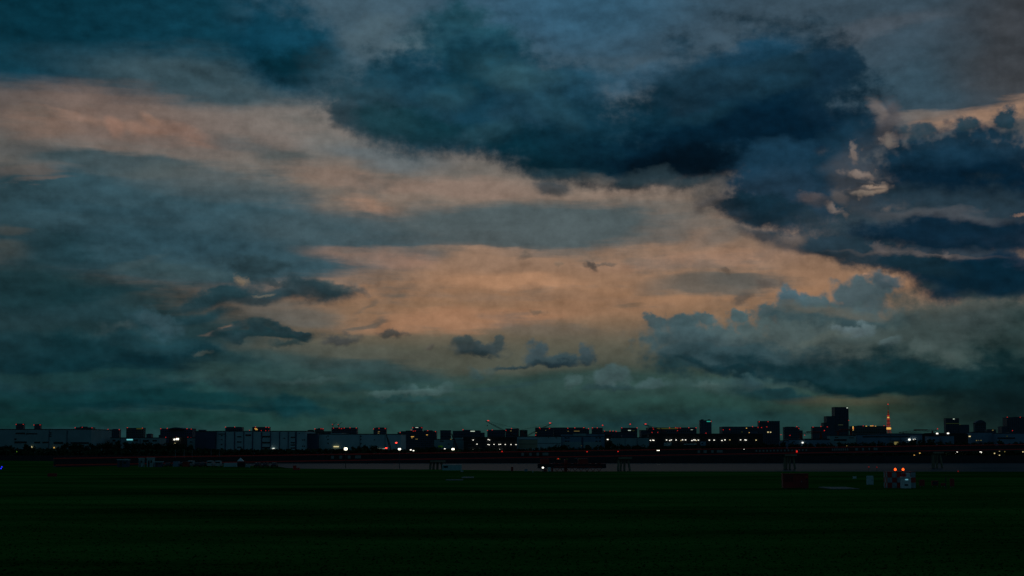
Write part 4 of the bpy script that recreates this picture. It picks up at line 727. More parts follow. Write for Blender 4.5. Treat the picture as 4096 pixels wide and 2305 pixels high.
SPOTS = [(110, 'at the far left edge below the wide pale warehouse'), (240, 'between the two warm lamps of the wide pale warehouse'), (370, 'at the end of the wide pale warehouse'), (460, 'below the small gatehouse with two roof lamps'),
 (560, 'below the long factory with the cyan sign'), (650, 'below the plain end of the cyan-signed factory'), (780, 'below the black depot with the oval lamp'), (870, 'at the foot of the windowless navy block'), (1000, 'under the left half of the tall ribbed warehouse'), (1120, 'under the middle of the tall ribbed warehouse'), (1240, 'under the right end of the tall ribbed warehouse'),
 (1380, 'left of the starlike lamp before the smooth warehouse'), (1480, 'just right of the starlike lamp before the smooth warehouse'), (1600, 'around the first raked boom and its flood lamp'), (1720, 'beside the close pair of small white lamps'), (1850, 'below the grey factory and the second raked boom'), (2070, 'below the black parking garage'), (2250, 'below the yellowish pale warehouse'),
 (2420, 'below the blue-grey factory with paired windows'), (2600, 'below the grey-green factory with slanted panels'), (2800, 'below the left half of the white lamp row'), (3050, 'below the right half of the white lamp row'), (3200, 'behind the pier trestle above the red cabin'), (3430, 'below the grey sheds and the tallest skyscraper'), (3560, 'below the left part of the long pale hangar'), (3700, 'beside the yellow-lit kiosk'), (3850, 'above the lit lobby with yellow curtains'), (9999, 'near the right edge below the blue-grey warehouses')]
rt = random.Random(5); px = -40.0; row = 0
while px < 4160:
    D = 955 + 35 * rt.random(); h = zat(tt(px) - 2 + 5 * rt.random(), D) - BANKZ; h = max(h, 2.2)
    lab = 'dark round tree in the belt ' + next(n for q, n in SPOTS if px < q)
    t = thing('tree', lab, 'tree', (edge_x(px, D), D, BANKZ), rt.random() * 6.28, 'trees along the far bank')
    wd = max(h * (.95 + .3 * rt.random()), 4.2)
    t.scale = (wd, wd, h * 1.12)
    c, k = TREES[rt.randrange(5)]
    for nm, me in (('crown', c), ('trunk', k)):
        o = bpy.data.objects.new(nm, me); COL.objects.link(o); o.parent = t
    px += max(26, wd * FPX / D * .52) * (.8 + .4 * rt.random())
# low dark hedge filling the foot of the belt, one mass
rh = random.Random(9); g = MB()
for i in range(9000):
    px = rh.random() * 4300 - 100; D = 930 + 22 * rh.random(); c = Vector((edge_x(px, D), D, BANKZ + .1 + 3.4 * rh.random() ** 1.2)); n = Vector((rh.gauss(0, 1), rh.gauss(0, 1), rh.gauss(0, 1))).normalized(); u_ = n.orthogonal(); v_ = n.cross(u_); e = .5 + .5 * rh.random()
    g.v += [tuple(c - u_ * e), tuple(c - v_ * e), tuple(c + u_ * e), tuple(c + v_ * e)]; k = len(g.v); g.f.append((k - 4, k - 3, k - 2, k - 1))
me = bpy.data.meshes.new('undergrowth'); me.from_pydata(g.v, [], g.f); me.materials.append(LEAF)
o = bpy.data.objects.new('undergrowth', me); COL.objects.link(o); tag(o, 'dark undergrowth at the foot of the tree belt', 'undergrowth', kind='stuff')

# ------------------------------------------------------------------ approach light pier across the river
PA, PC, PB, PE = -26.6, 585.0, 68.0, 38.2
def pier_xy(t): return Vector((PA + PB * t, PC + PE * t, 0))
def pier_t(px): p = (px - 2048) / FPX; return (p * PC - PA) / (PB - p * PE)
def ztop(t): return 4.28 + .86 * t
pd = Vector((PB, PE, 0)).normalized(); pn = Vector((-pd.y, pd.x, 0))
pier = thing('approach_pier', 'long low pier with two thin red rails and beige trestles crossing the river', 'pier', pier_xy(0))
O = pier_xy(0)
def run(name, m, t0, t1, dz, w, hgt, off, parent=pier, n=1):
    g = MB()
    for i in range(n):
        a, b = t0 + (t1 - t0) * i / n, t0 + (t1 - t0) * (i + 1) / n
        A, B_ = pier_xy(a) - O + pn * off, pier_xy(b) - O + pn * off; za, zb = ztop(a) + dz, ztop(b) + dz
        q = []
        for c, z in ((A, za), (B_, zb)):
            for sy in (-w, w):
                for sz in (-hgt, 0): q.append(c + pn * sy + Vector((0, 0, z + sz)))
        g.add(q, [(0, 1, 3, 2), (4, 6, 7, 5), (0, 4, 5, 1), (2, 3, 7, 6), (1, 5, 7, 3), (0, 2, 6, 4)])
    return g.build(name, m, parent)
T0, T1 = -1.7, 4.6
PIERRED = mat('pier_red_paint', (.62, .02, .015), .5, .2, .3)
for off in (-1.4, 1.4):
    run('top_rail', PIERRED, T0, T1, 0, .1, .34, off); run('deck_beam', PIERRED, T0, T1, -2.05, .12, .36, off)
run('deck', STEELD, T0, T1, -2.43, 1.45, .35, 0); run('service_duct', TRIM, T0, T1, -.55, .3, 1.5, .6)
g = MB(); n = 230
for i in range(n + 1):
    a = T0 + (T1 - T0) * i / n
    for off in (-1.4, 1.4): c = pier_xy(a) - O + pn * off; g.tube(c + Vector((0, 0, ztop(a) - .2)), c + Vector((0, 0, ztop(a) - 2.1)), .035, n=4)
tag(g.build('railing_post', STEELD, pier), kind='stuff')
for i in range(-1, 5):
    for dx, dz in ((-2.6, 0), (-.9, 1), (.9, 1), (2.6, 0)):
        c = pier_xy(i) - O; a = c + pd * dx * .75 + Vector((0, 0, ztop(i) - 2.7)); b = c + pd * dx * (1.0 if dz else 1.15) + pn * (.8 if dz else -.8) + Vector((0, 0, -5))
        MB().tube(a, b, .42, n=8).build('trestle_leg', BEIGE, pier)
    c = pier_xy(i) - O; z = ztop(i) - 2.72
    g = MB(); q = [c + pd * sx * 3 + pn * sy * 1.5 + Vector((0, 0, z - (0 if sz else .7))) for sx in (-1, 1) for sy in (-1, 1) for sz in (0, 1)]
    g.add(q, [(0, 1, 3, 2), (4, 6, 7, 5), (0, 4, 5, 1), (2, 3, 7, 6), (1, 5, 7, 3), (0, 2, 6, 4)]).build('trestle_cap', BEIGE, pier)
def on_pier(name, m, px0, px1, d0, d1, off=-1.52):
    a, b = pier_t(px0), pier_t(px1); A, B_ = pier_xy(a) - O + pn * off, pier_xy(b) - O + pn * off
    q = [c + pn * sy + Vector((0, 0, ztop(a) + z)) for c in (A, B_) for sy in (-.03, .03) for z in (d0, d1)]
    return MB().add(q, [(0, 1, 3, 2), (4, 6, 7, 5), (0, 4, 5, 1), (2, 3, 7, 6), (1, 5, 7, 3), (0, 2, 6, 4)]).build(name, m, pier)
PANEL = mat('pier_panel', (.16, .19, .18), .6, .15, 1)
for grp in (((1321, 1332), (1354, 1365), (1387, 1398), (1416, 1439)), ((2077, 2087), (2108, 2118), (2137, 2147), (2161, 2184)), ((2778, 2787), (2801, 2814), (2832, 2841), (2854, 2877)), ((3405, 3415), (3432, 3439), (3458, 3463), (3478, 3493)), ((500, 514),), ((565, 577),)):
    for a, b in grp: on_pier('panel', PANEL, a, b, -1.62, -.62)
for k in range(15): on_pier('panel', PANEL, 3008 + 14.2 * k, 3008 + 14.2 * k + 6, -1.5, -.8)
for k in range(8): on_pier('panel', PANEL, 3312 + 8.5 * k, 3312 + 8.5 * k + 5, -1.55, -.7)
for px, y in ((2000, 1806.3), (2338, 1807.5), (2461, 1806.5), (3172, 1806)):
    a = pier_t(px); c = pier_xy(a) - O + pn * -1.55; lantern('marker_light', L_RED, pier, c + Vector((0, 0, zat(y, pier_xy(a).y))), .2 if px != 3172 else .32, .2 if px != 3172 else .5)

# ------------------------------------------------------------------ lamp posts
def lamp_post(label, px, y, D, w, h, m, base=None, group=None, arm=True):
    zb = BANKZ if base is None else base; p = W(px, y, D); s = D / FPX
    t = thing('lamp_post', label, 'lamp', (p.x, D, zb), 0, group); H = p.z - zb
    MB().tube((0, .25, 0), (0, .25, H + h * s * .5), .11, .07, 8).build('pole', STEELD, t)
    MB().box(-w * s / 2 - .06, w * s / 2 + .06, -.12, .2, H + h * s / 2 + .0, H + h * s / 2 + .12).build('hood', STEELD, t)
    MB().lathe([(w * s * .28, H - h * s / 2), (w * s * .5, H - h * s * .2), (w * s * .5, H + h * s * .2), (w * s * .3, H + h * s / 2 - .01)], 10).build('lamp_head', m, t)
    return t
LP = [
 ('dim green lamp low among the trees below the left warehouse', 67, 1807, 915, 4, 5, mat('lamp_green', (.25, .6, .04), emit=.25), None),
 ('white starlike flood lamp on a tall pole at the river edge, before the smooth warehouse', 1383, 1796, 486, 17, 13, L_BIG, 0),
 ('white starlike flood lamp beside the dark raked boom and a small red lamp', 1598, 1797, 480, 14, 9, L_BIG, 0),
 ('small white lamp, left of a close pair right of the boom-side flood lamp', 1643, 1800, 930, 9, 5, L_WHITE, None),
 ('small white lamp, right and lower of the close pair after the boom-side flood lamp', 1654, 1803, 928, 8, 4.5, L_WHITE, None),
 ('small white twin-looking lamp before the grey factory', 1779, 1796, 940, 7, 5, L_WHITE, None),
 ('bright white flood lamp at the foot of the second raked boom', 1812, 1797, 935, 14, 9, L_BIG, None),
 ('small red-orange lamp just above the pier rail, near the centre', 2111, 1806, 925, 5, 2.5, L_BEACON, None),
 ('small amber lamp left of the biggest white lamp right of centre', 2594, 1806, 920, 6, 3.5, L_AMBER, None),
 ('big white lamp above the pier rail below the grey-green factory', 2633, 1802, 925, 14, 7.5, L_BIG, None),
 ('white lamp above the pier rail below the end of the lamp row', 2976, 1800, 925, 9.5, 6.5, L_WHITE, None),
 ('lone white lamp low on the quay right of the red containers', 2903, 1831, 908, 9, 6, L_WHITE, None),
 ('dim lamp just under the white lamp on the pier line', 2969, 1811, 915, 4, 3, W_YEL, None),
 ('yellow lamp low behind the right-hand pier trestle', 3120, 1833, 908, 8, 3.5, W_YEL, None),
 ('dim yellow lamp under the pale hangar, left of its dark seam', 3387, 1784, 930, 5, 3.5, W_YEL, None),
 ('white quay lamp below the yellow kiosk, left of two alike', 3551, 1832.6, 908, 9, 7, L_WHITE, None),
 ('white quay lamp above the checkered hut, right of two alike', 3595, 1832.6, 908, 10, 7.5, L_WHITE, None),
 ('lowest of three amber lamps climbing to the right', 3636, 1829, 910, 7, 4.5, L_WARM, None),
 ('middle one of three amber lamps climbing to the right', 3657, 1821, 915, 7, 4.5, mat('lamp_amber_dim', (1, .5, .12), emit=.5), None),
 ('highest of three amber lamps climbing to the right', 3679, 1813, 920, 7, 4, mat('lamp_amber_soft', (1, .6, .15), emit=.8), None),
 ('bright white lamp left of the lit lobby with yellow curtains', 3778.5, 1810, 940, 12, 9, L_WHITE, None),
 ('bright white lamp directly over the lit lobby with yellow curtains', 3826, 1810, 940, 12, 9, L_WHITE, None),
 ('bright white lamp standing alone, rightmost of the three big ones', 3922, 1810.5, 940, 12.5, 9.5, L_WHITE, None),
 ('small warm lamp, first right of the lone bright white lamp', 3978, 1814, 930, 6, 5, L_WARM, None),
 ('upper small warm lamp of a close cluster near the right edge', 3998, 1806.5, 935, 5, 4, L_WARM, None),
 ('lower small warm lamp of a close cluster near the right edge', 3998, 1822, 915, 6, 5, L_WARM, None),
 ('dim warm lamp at the right of the small cluster near the right edge', 4019, 1807, 930, 5, 5, W_YEL, None),
 ('warm lamp at the very right edge of the quay', 4092, 1808, 925, 6, 5, L_WARM, None),
]
for lab, px, y, D, w, h, m, b in LP: lamp_post(lab, px, y, D, w * .8, h * .8, m, b)
for lab, px, y, D in (('red warning lamp on a thin mast over the boom-side flood lamp', 1585, 1772, 960), ('red warning lamp at the foot of the first raked boom', 1545, 1793, 945)):
    p = W(px, y, D); t = thing('warning_light', lab, 'warning light', (p.x, D, BANKZ)); H = p.z - BANKZ
    MB().tube((0, 0, 0), (0, 0, H - .3), .12, .08, 8).build('pole', REDD, t)
    MB().lathe([(.35, H - .28), (.6, H - .1), (.55, H + .25), (.2, H + .4)], 10).build('lamp_head', mat('lamp_red_bright', (1, .05, .03), emit=3), t)
#OBJ3
# ------------------------------------------------------------------ boats, vehicles and huts at the river edge
def fishing_boat(label, px, D, L=9, m=WHITE, rz=0, z=-2.5):
    t = thing('fishing_boat', label, 'boat', (edge_x(px, D), D, z), rz, 'white boats moored beyond the pier')
    vs, fs = [], []; st = [(-.5, .75, .9), (-.3, 1, .85), (.1, 1, .9), (.35, .65, 1.15), (.5, .05, 1.5)]
    for f, w, h in st:
        for sy, hh, k in ((-1, h, 1), (-1, -.3, .6), (1, -.3, .6), (1, h, 1)): vs.append((f * L, sy * w * k * 1.25, hh))
    for i in range(4):
        for k in range(4): fs.append((i * 4 + k, i * 4 + (k + 1) % 4, i * 4 + 4 + (k + 1) % 4, i * 4 + 4 + k))
    fs += [(0, 1, 2, 3), (16, 17, 18, 19)]
    MB().add(vs, fs).build('hull', STEELD, t)
    MB().prism([(-.85, .92), (.85, .92), (.8, 2.6), (-.8, 2.6)], -1.9, .9).build('cabin', CARD, t)
    MB().box(-2.15, 1.2, -1.05, 1.05, 2.62, 2.78, .05).build('cabin_roof', m, t)
    for y in (-.87, .83): MB().box(-1.5, .6, y, y + .04, 1.7, 2.35).build('window', GLASSD, t)
    g = MB(); g.tube((-1.2, 0, 2.8), (-1.2, 0, 5.2), .07, .04); g.tube((-1.2, 0, 3.2), (-3.4, 0, 4.6), .05, .03); g.build('mast', STEELG, t)
    return t
for lab, px, D in (('white-roofed boat with a dark hull moored beyond the pier, first from the left', 711, 596), ('white-roofed boat with a dark hull beyond the pier, second from the left', 746, 598), ('white-roofed boat beyond the pier, third from the left', 779, 600), ('long white-roofed boat beyond the pier, fourth from the left', 852, 602), ('white-roofed boat beyond the pier, just left of the pale tent', 886, 604)):
    b = fishing_boat(lab, px, D, 8 + (px % 3), rz=rad(80 + (px % 7) * 3)); b.scale = (1, 1, 1.5)
def awning(label, px, y0, y1, D, w):
    p = edge_x(px, D); t = thing('tent', label, 'tent', (p, D, 0)); h = zat(y0, D); q = max(h - 1.1, .8)
    MB().add([(-w, -w, q), (w, -w, q), (w, w, q), (-w, w, q), (0, 0, h)], [(0, 1, 4), (1, 2, 4), (2, 3, 4), (3, 0, 4), (3, 2, 1, 0)]).build('canopy', WHITE, t)
    for sx in (-w, w):
        for sy in (-w, w): MB().tube((sx * .96, sy * .96, 0), (sx * .96, sy * .96, q), .04).build('leg', STEELG, t)
awning('small pale peaked tent in the line of parked vehicles', 968, 1831, 1842, 527, .95)
def car(name, label, px, D, m, kind='car', rz=0, group='vehicles parked along the river edge'):
    t = thing(name, label, 'van' if kind == 'van' else 'car', (edge_x(px, D), D, 0), rz, group)
    if kind == 'van': body = [(-2.1, .35), (2.05, .35), (2.1, .95), (1.75, 1.12), (1.25, 1.85), (-2.0, 1.9), (-2.12, 1.1)]
    else: body = [(-1.95, .3), (1.95, .3), (2.0, .72), (1.05, .88), (-1.2, .92), (-1.95, .82)]
    MB().prism(body, -.82, .82).build('body', CARD if kind != 'van' else m, t)
    if kind != 'van':
        MB().prism([(.98, .88), (.35, 1.38), (-.95, 1.40), (-1.5, .9)], -.70, .70).build('window', GLASSD, t)
        MB().box(-.66, .66, -1.0, .42, 1.405, 1.46, .02).build('roof', m, t)  # pale roofs over dark bodies: sky light put into the roof colour
    else:
        MB().box(-.7, .7, -2.16, -2.09, 1.2, 1.7).build('window', GLASSD, t); MB().box(-.72, .72, -2.0, 1.2, 1.905, 1.93).build('roof', m, t)
    for y in (-1.25, 1.25):
        for x in (-.84, .66): MB().tube((x, y, .31), (x + .18, y, .31), .31, n=12).build('wheel', RUBBER, t)
    for x in (-.68, .5): MB().box(x, x + .18, -2.02 if kind != 'van' else -2.16, -1.93 if kind != 'van' else -2.1, .6, .74).build('tail_lamp', REDP, t)
    return t
CARS_ = [('dark car with a red roof and pale rear, first in the line of parked vehicles', 681, 522, REDP, 'car'), ('car with sky-lit roof squeezed beside the small red container', 731, 524, CARW, 'car'), ('white van just right of the small red container', 773, 524, CARW, 'van'), ('car with sky-lit silver roof, second right of the small red container', 797, 522, CARS, 'car'),
         ('car with sky-lit roof in the middle of the line, before a pair of broader vans', 820, 520, CARW, 'car'), ('broad white van, left of two in the middle of the line', 850, 521, CARW, 'van'), ('broad white van, right of two in the middle of the line', 881, 519, CARW, 'van'),
         ('silver car near the black box trailer at the end of the line', 1037, 512, CARS, 'car'), ('low white car parked alone, last in the line by the water', 1103, 505, CARW, 'car'), ('dark car between the grey crate and the lone white car', 1068, 509, CARD, 'car')]
for lab, px, D, m, k in CARS_: car('parked_van' if k == 'van' else 'parked_car', lab, px, D, m, k, rz=rad(-6 + px % 9))
def container(label, px0, px1, y0, D, m, z=0, depth=2.4, cat='container', name='container', group=None):
    xa, xb = edge_x(px0, D), edge_x(px1, D); h = zat(y0, D) - z; t = thing(name, label, cat, ((xa + xb) / 2, D + depth / 2, z), 0, group); w = (xb - xa) / 2; d = depth / 2
    MB().box(-w, w, -d, d, .12, h).build('body', m, t)
    n = max(4, int(w * 2 / .35)); g = MB()
    for i in range(n): x = -w + .06 + (2 * w - .2) * i / max(1, n - 1); g.box(x, x + .08, -d - .04, -d - .002, .2, h - .12)
    tag(g.build('corrugation', m, t), kind='stuff')
    for sx in (-w, w - .14): MB().box(sx, sx + .14, -d - .06, -d + .1, 0, h + .04).build('corner_post', m, t)
    MB().box(-w - .02, w + .02, -d - .02, d + .02, h + .002, h + .06).build('roof', m, t)
    return t
container('small blue-grey box container standing left of the small red one', 700, 720, 1847, 520, BLUEW)
container('small red container standing in the line of parked vehicles', 738, 760, 1847.5, 519, REDD)
container('low grey crate at the right end of the vehicle line', 988, 1005, 1859, 508, PALE2, depth=1.3, cat='crate', name='crate')
container('black box trailer between the white flatbed and the grey crate', 955, 985, 1850, 514, BLACKW)
container('low white flatbed box in the line, its pale load stepped', 902, 952, 1853, 517, PALE, depth=1.8, cat='truck', name='box_truck')
def hut(label, px0, px1, y0, D, m, depth=2.6, win=True):
    xa, xb = edge_x(px0, D), edge_x(px1, D); h = zat(y0, D); w = (xb - xa) / 2; t = thing('hut', label, 'hut', ((xa + xb) / 2, D + depth / 2, 0)); d = depth / 2
    MB().box(-w, w, -d, d, 0, h - .25).build('wall', m, t); MB().prism([(-d - .15, h - .24), (d + .15, h - .24), (d + .15, h - .1), (-d - .15, h)], -w - .12, w + .12).build('roof', PALE, t)
    MB().box(-w * .6, -w * .1, -d - .03, -d + .02, .05, min(2, h - .5)).build('door', TRIM, t)
    MB().box(w * .15, w * .7, -d - .03, -d + .02, h * .45, h * .72).build('window', GLASSD, t)
hut('grey prefab hut with a pale roof before the pier, wider than its neighbour', 595, 620, 1831, 520, PALE2)
hut('narrow grey prefab hut, left of the larger one', 563, 579, 1832, 521, PALE2)
hut('dark low hut at the far left of the vehicle line', 478, 520, 1838, 516, NAVYW)
hut('dark hut with a flat pale roof beside the larger prefab hut', 626, 655, 1846, 519, NAVYW)
# red containers on the far quay
for lab, a, b, y, m in (('long low red container on the far quay, left of the row', 2600, 2653, 1834.5, REDD), ('square red container, second in the row on the far quay', 2678, 2702, 1834, REDD), ('low red container, third in the row on the far quay', 2724, 2750, 1836.5, REDD), ('longest red container at the right end of the quay row', 2780, 2829, 1833.5, mat('container_red', (.5, .02, .012), .6))):
    container(lab, a, b, y, 903.5 + (a % 3), m, z=BANKZ + .004)
container('pale stacked crate behind the red containers on the far quay', 2757, 2807, 1823, 914, PALE2, z=BANKZ, cat='crate', name='crate')
container('olive-yellow container above the longest red one on the far quay', 2842, 2865, 1822, 912, CREAM, z=BANKZ)

# ------------------------------------------------------------------ work barge with red deck and the antenna row
def barge():
    D = 700; xa, xb = edge_x(2150, D), edge_x(2420, D); t = thing('work_barge', 'long work barge with red deck machinery and a pale ridge, moored behind the antenna row', 'barge', ((xa + xb) / 2, D, -2.5)); w = (xb - xa) / 2
    MB().prism([(-4, -.4), (4, -.4), (4.4, 1.6), (-4.4, 1.6)], -w, w).build('hull', STEELD, t)
    MB().box(-w, w, -4.3, 4.3, 1.605, 1.8).build('deck', REDD, t)
    Z = lambda y: zat(y, D) + 2.5
    X = lambda px: edge_x(px, D) - (xa + xb) / 2
    MB().box(X(2255), X(2268), -3, 3, 1.81, Z(1838), .2).build('winch_house', REDD, t)
    MB().box(X(2310), X(2350), -2.6, 2.6, 1.81, Z(1834), .25).build('engine_house', REDD, t)
    MB().box(X(2160), X(2195), -2, 2, 1.81, Z(1835), .2).build('tank', REDD, t)
    g = MB(); pts = [(X(2215 + 9 * i), 0, Z(1834.5 - 5.5 * math.sin(math.pi * (i + .5) / 11))) for i in range(11)]
    for a, b in zip(pts, pts[1:]): g.tube(a, b, .16)
    g.build('tarpaulin_ridge', WHITE, t)
    for a, b in ((2262, 2270), (2312, 2322)): MB().box(X(a), X(b), -3.1, -2.7, Z(1838), Z(1835)).build('drum', mat('olive_paint', (.22, .2, .03)), t)
    MB().box(X(2225), X(2240), -3.2, -2.9, Z(1837), Z(1835.5)).build('lit_window', W_OLV, t); lantern('deck_light', L_RED, t, (X(2231), -3.2, Z(1834.5)), .25)
barge()
D = 424; xa, xb = edge_x(2215, D), edge_x(2406, D); cx_ = (xa + xb) / 2
t = thing('antenna_array', 'dark red lattice antenna row on zigzag legs at the river edge', 'antenna', (cx_, D, 0)); zt_ = zat(1866, D); w = (xb - xa) / 2
MB().box(-w, w, -.12, .12, zt_ - .25, zt_).build('beam', REDD, t); MB().box(-w, w, -.1, .1, zt_ + .55, zt_ + .62).build('top_tube', REDD, t)
n = 8
for i in range(n):
    x0, x1 = -w + 2 * w * i / n, -w + 2 * w * (i + 1) / n
    g = MB(); g.tube((x0, 0, zt_ - .25), ((x0 + x1) / 2, 0, .02), .07, n=5); g.tube((x1, 0, zt_ - .25), ((x0 + x1) / 2, 0, .02), .07, n=5); g.build('leg', REDD, t)
    g = MB(); g.tube(((x0 + x1) / 2, 0, zt_ + .01), ((x0 + x1) / 2, 0, zt_ + .9), .05, n=5); g.box((x0 + x1) / 2 - .5, (x0 + x1) / 2 + .5, -.25, .1, zt_ + .62, zt_ + .85); g.build('element', REDD, t)
MB().box(edge_x(2256, D) - cx_, edge_x(2268, D) - cx_, .3, .9, 0, zat(1845, D)).build('mast', REDD, t)
def gear(name, label, cat, px0, px1, y0, D, m, depth=.8, extra=None):
    xa, xb = edge_x(px0, D), edge_x(px1, D); h = zat(y0, D); t = thing(name, label, cat, ((xa + xb) / 2, D + depth / 2, 0)); w, d = (xb - xa) / 2, depth / 2
    MB().box(-w, w, -d, d, .06, h, min(.05, w * .1)).build('body', m, t); MB().box(-w - .06, w + .06, -d - .06, d + .06, 0, .055).build('plinth', CONC, t)
    if extra == 'door': MB().box(-w * .8, w * .8, -d - .02, -d + .01, .12, h * .92).build('door', m, t); MB().box(w * .45, w * .6, -d - .05, -d - .005, h * .45, h * .6).build('handle', TRIM, t)
    if extra == 'cap': MB().box(-w - .04, w + .04, -d - .04, d + .04, h + .002, h + .06).build('lid', m, t)
    return t
gear('marker_box', 'small upright red box at the river edge left of the antenna row', 'marker', 2044, 2053, 1869, 426, REDD, .6, 'cap')
gear('marker_box', 'small blue box at the river edge left of the white lamp', 'marker', 2097, 2110, 1877.5, 428, BLUEW, .6, 'cap')
gear('marker_post', 'tiny white marker at the grass edge below the small blue box', 'marker', 2129.5, 2132.5, 1885, 408, WHITE, .2, 'cap')
gear('cabinet', 'slim grey cabinet standing just right of the low white lamp', 'cabinet', 2192, 2202, 1870, 424, PALE, .7, 'door')
gear('cabinet', 'red cabinet standing under the low white lamp', 'cabinet', 2174, 2187, 1877, 423, REDD, .7, 'door')
gear('cabinet', 'red cabinet pressed against the left end of the antenna row', 'cabinet', 2204, 2212, 1872, 421, REDD, .7, 'door')
lamp_post('small round white lamp low at the river edge beside the slim grey cabinet', 2171.6, 1871, 424, 8, 6.5, L_WHITE, 0)
gear('marker_box', 'red L-shaped barrier at the grass edge where the water begins', 'barrier', 1177, 1190, 1863.5, 452, REDP, .5, 'cap')
gear('marker_box', 'low red barrier lying right of the taller red one at the grass edge', 'barrier', 1191.5, 1204, 1872.5, 452, REDP, .5, 'cap')
# pale equipment shelter in front of the water
D = 447; xa, xb = edge_x(1771, D), edge_x(1847, D); w = (xb - xa) / 2; h = zat(1859.5, D)
t = thing('equipment_shelter', 'pale flat equipment shelter with a dark window, in front of the water', 'shelter', ((xa + xb) / 2, D + 1.2, 0))
MB().box(-w, w, -1.2, 1.2, 0, h - .1).build('wall', PALE, t); MB().box(-w - .05, w + .05, -1.25, 1.25, h - .098, h).build('roof', WHITE, t)
MB().box(edge_x(1775, D) - (xa + xb) / 2, edge_x(1793, D) - (xa + xb) / 2, -1.24, -1.18, zat(1872, D), zat(1864, D)).build('window', GLASSD, t)
for x in (-.3, .8, 1.9): MB().box(x, x + .04, -1.225, -1.19, .1, h - .2).build('panel_joint', TRIM, t)
gear('cabinet', 'tiny white cabinet on the grass before the right end of the pale shelter', 'cabinet', 1844, 1854, 1883, 418, WHITE, .4, 'cap')
# concrete pads and service track on the grass
for lab, p in (('pale concrete pad lying in the grass, right of two strips', (1849, 1896, 1908, 1912)), ('thin pale concrete strip lying in the grass, left of two', (1785, 1853, 1919, 1921)), ('pale concrete pad in the grass between the red cabin and the checkered hut', (3290, 3400, 1949, 1956))):
    a, b, y0, y1 = p; D0, D1 = FPX * CAMZ / (y1 - HORIZ), FPX * CAMZ / (y0 - HORIZ); Dm = (D0 + D1) / 2
    x0, x1 = edge_x(a, Dm), edge_x(b, Dm); o = MB().box(x0, x1, D0, D1, -.1, .12, .05).build('concrete_pad', CONC); tag(o, lab, 'concrete pad')

# ------------------------------------------------------------------ red cabin, cabinet, checkered hut, sign boards
D = 251; xa, xb = edge_x(3128, D), edge_x(3228, D); w = (xb - xa) / 2; h = zat(1894, D)
t = thing('equipment_cabin', 'dull red equipment cabin standing alone on the grass at the right', 'cabin', ((xa + xb) / 2, D + 1.3, 0), rad(-4)); d = 1.25
MB().box(-w, w, -d, d, .14, h - .09, .04).build('wall', REDD, t)
MB().prism([(-d - .1, h - .088), (d + .1, h - .088), (d + .1, h - .03), (-d - .1, h)], -w - .08, w + .08).build('roof', REDD, t)
for x in (-w + .3, w - .6): MB().box(x, x + .3, -d, d, 0, .138).build('skid', STEELD, t)
MB().box(-w + .25, -w + 1.45, -d - .03, -d + .02, h - 1.25, h - .28).build('louvre', TRIM, t)
for k in range(7): MB().box(-w + .28, -w + 1.42, -d - .07, -d - .032, h - 1.2 + .13 * k, h - 1.14 + .13 * k).build('slat', REDD, t)
dr = MB().box(.05, .95, -d - .035, -d + .02, .2, h - .25).build('door', REDD, t); MB().box(.82, .9, -d - .09, -d - .036, 1.0, 1.2).build('handle', STEELG, dr)
MB().box(w - .42, w - .12, -d - .03, -d + .02, h - .98, h - .82).build('vent', TRIM, t); MB().box(w - .42, w - .1, -d - .06, -d + .02, h - .72, h - .4).build('notice_plate', REDP, t)
for x in (-w, -.02, w - .06): MB().box(x, x + .06, -d - .05, -d + .01, .16, h - .1).build('corner_trim', REDD, t)
gear('cabinet', 'upright pale grey cabinet on the grass left of the checkered hut', 'cabinet', 3460, 3485, 1904, 277, PALE, .7, 'door')
gear('cabinet', 'small white box on the grass behind the pale concrete pad', 'box', 3404, 3417, 1907, 330, WHITE, .5, 'cap')
D = 255; x0 = edge_x(3541, D); x1 = edge_x(3653, D); cxh = (x0 + x1) / 2; W_ = x1 - x0; H_ = 2.42
t = thing('checkered_hut', 'red and white checkered airfield hut with two glowing beacons on its roof', 'hut', (cxh, D + 1.4, 0)); d = 1.2
MB().box(-W_ / 2, W_ / 2, -d, d, .05, H_).build('wall', mat('hut_core', (.05, .05, .05)), t)
MB().box(-W_ / 2 - .05, W_ / 2 + .05, -d - .06, d + .06, 0, .048).build('plinth', CONC, t)
MB().box(-W_ / 2 - .06, W_ / 2 + .06, -d - .07, d + .07, H_ + .002, H_ + .07).build('roof', REDD, t)
CHECKW = mat('weathered_white_paint', (.19, .26, .29), .6, .35, 2.5); cols = 6; cw = W_ / cols; rh_ = (H_ - .08) / 3
for i in range(cols):
    for j in range(3):
        m = REDP if (i + j) % 2 == 0 else CHECKW
        a = -W_ / 2 + i * cw + .01; z = .07 + j * rh_
        part_box('checker_panel', m, t, a, a + cw - .02, -d - .03, -d - .002, z, z + rh_ - .02)
for k in range(3):
    for j in range(3):
        m = CHECKW if (k + j) % 2 == 0 else REDP
        for sx in (-1, 1): part_box('checker_panel', m, t, sx * (W_ / 2 + .002), sx * (W_ / 2 + .03), -d + k * .8 + .01, -d + k * .8 + .79, .07 + j * rh_, .07 + (j + 1) * rh_ - .02)
for px in (3577, 3608):
    x = edge_x(px, D) - cxh; zb = zat(1878.5, D)
    MB().tube((x, -.6, H_ + .07), (x, -.6, zb - .16), .05, n=8).build('beacon_post', STEELG, t); lantern('beacon', L_BEACON, t, (x, -.6, zb), .19, .22)
D = 252.5; x0 = edge_x(3597, D); x1 = edge_x(3634, D); w = (x1 - x0) / 2
t = thing('cabinet', 'white equipment cabinet standing against the front of the checkered hut', 'cabinet', ((x0 + x1) / 2, D + .5, 0))
MB().box(-w, w, -.5, .5, .05, 1.62, .04).build('body', WHITE, t); MB().prism([(-.62, 1.625), (.52, 1.625), (.52, 1.78), (-.62, 1.70)], -w - .05, w + .05).build('roof', WHITE, t)
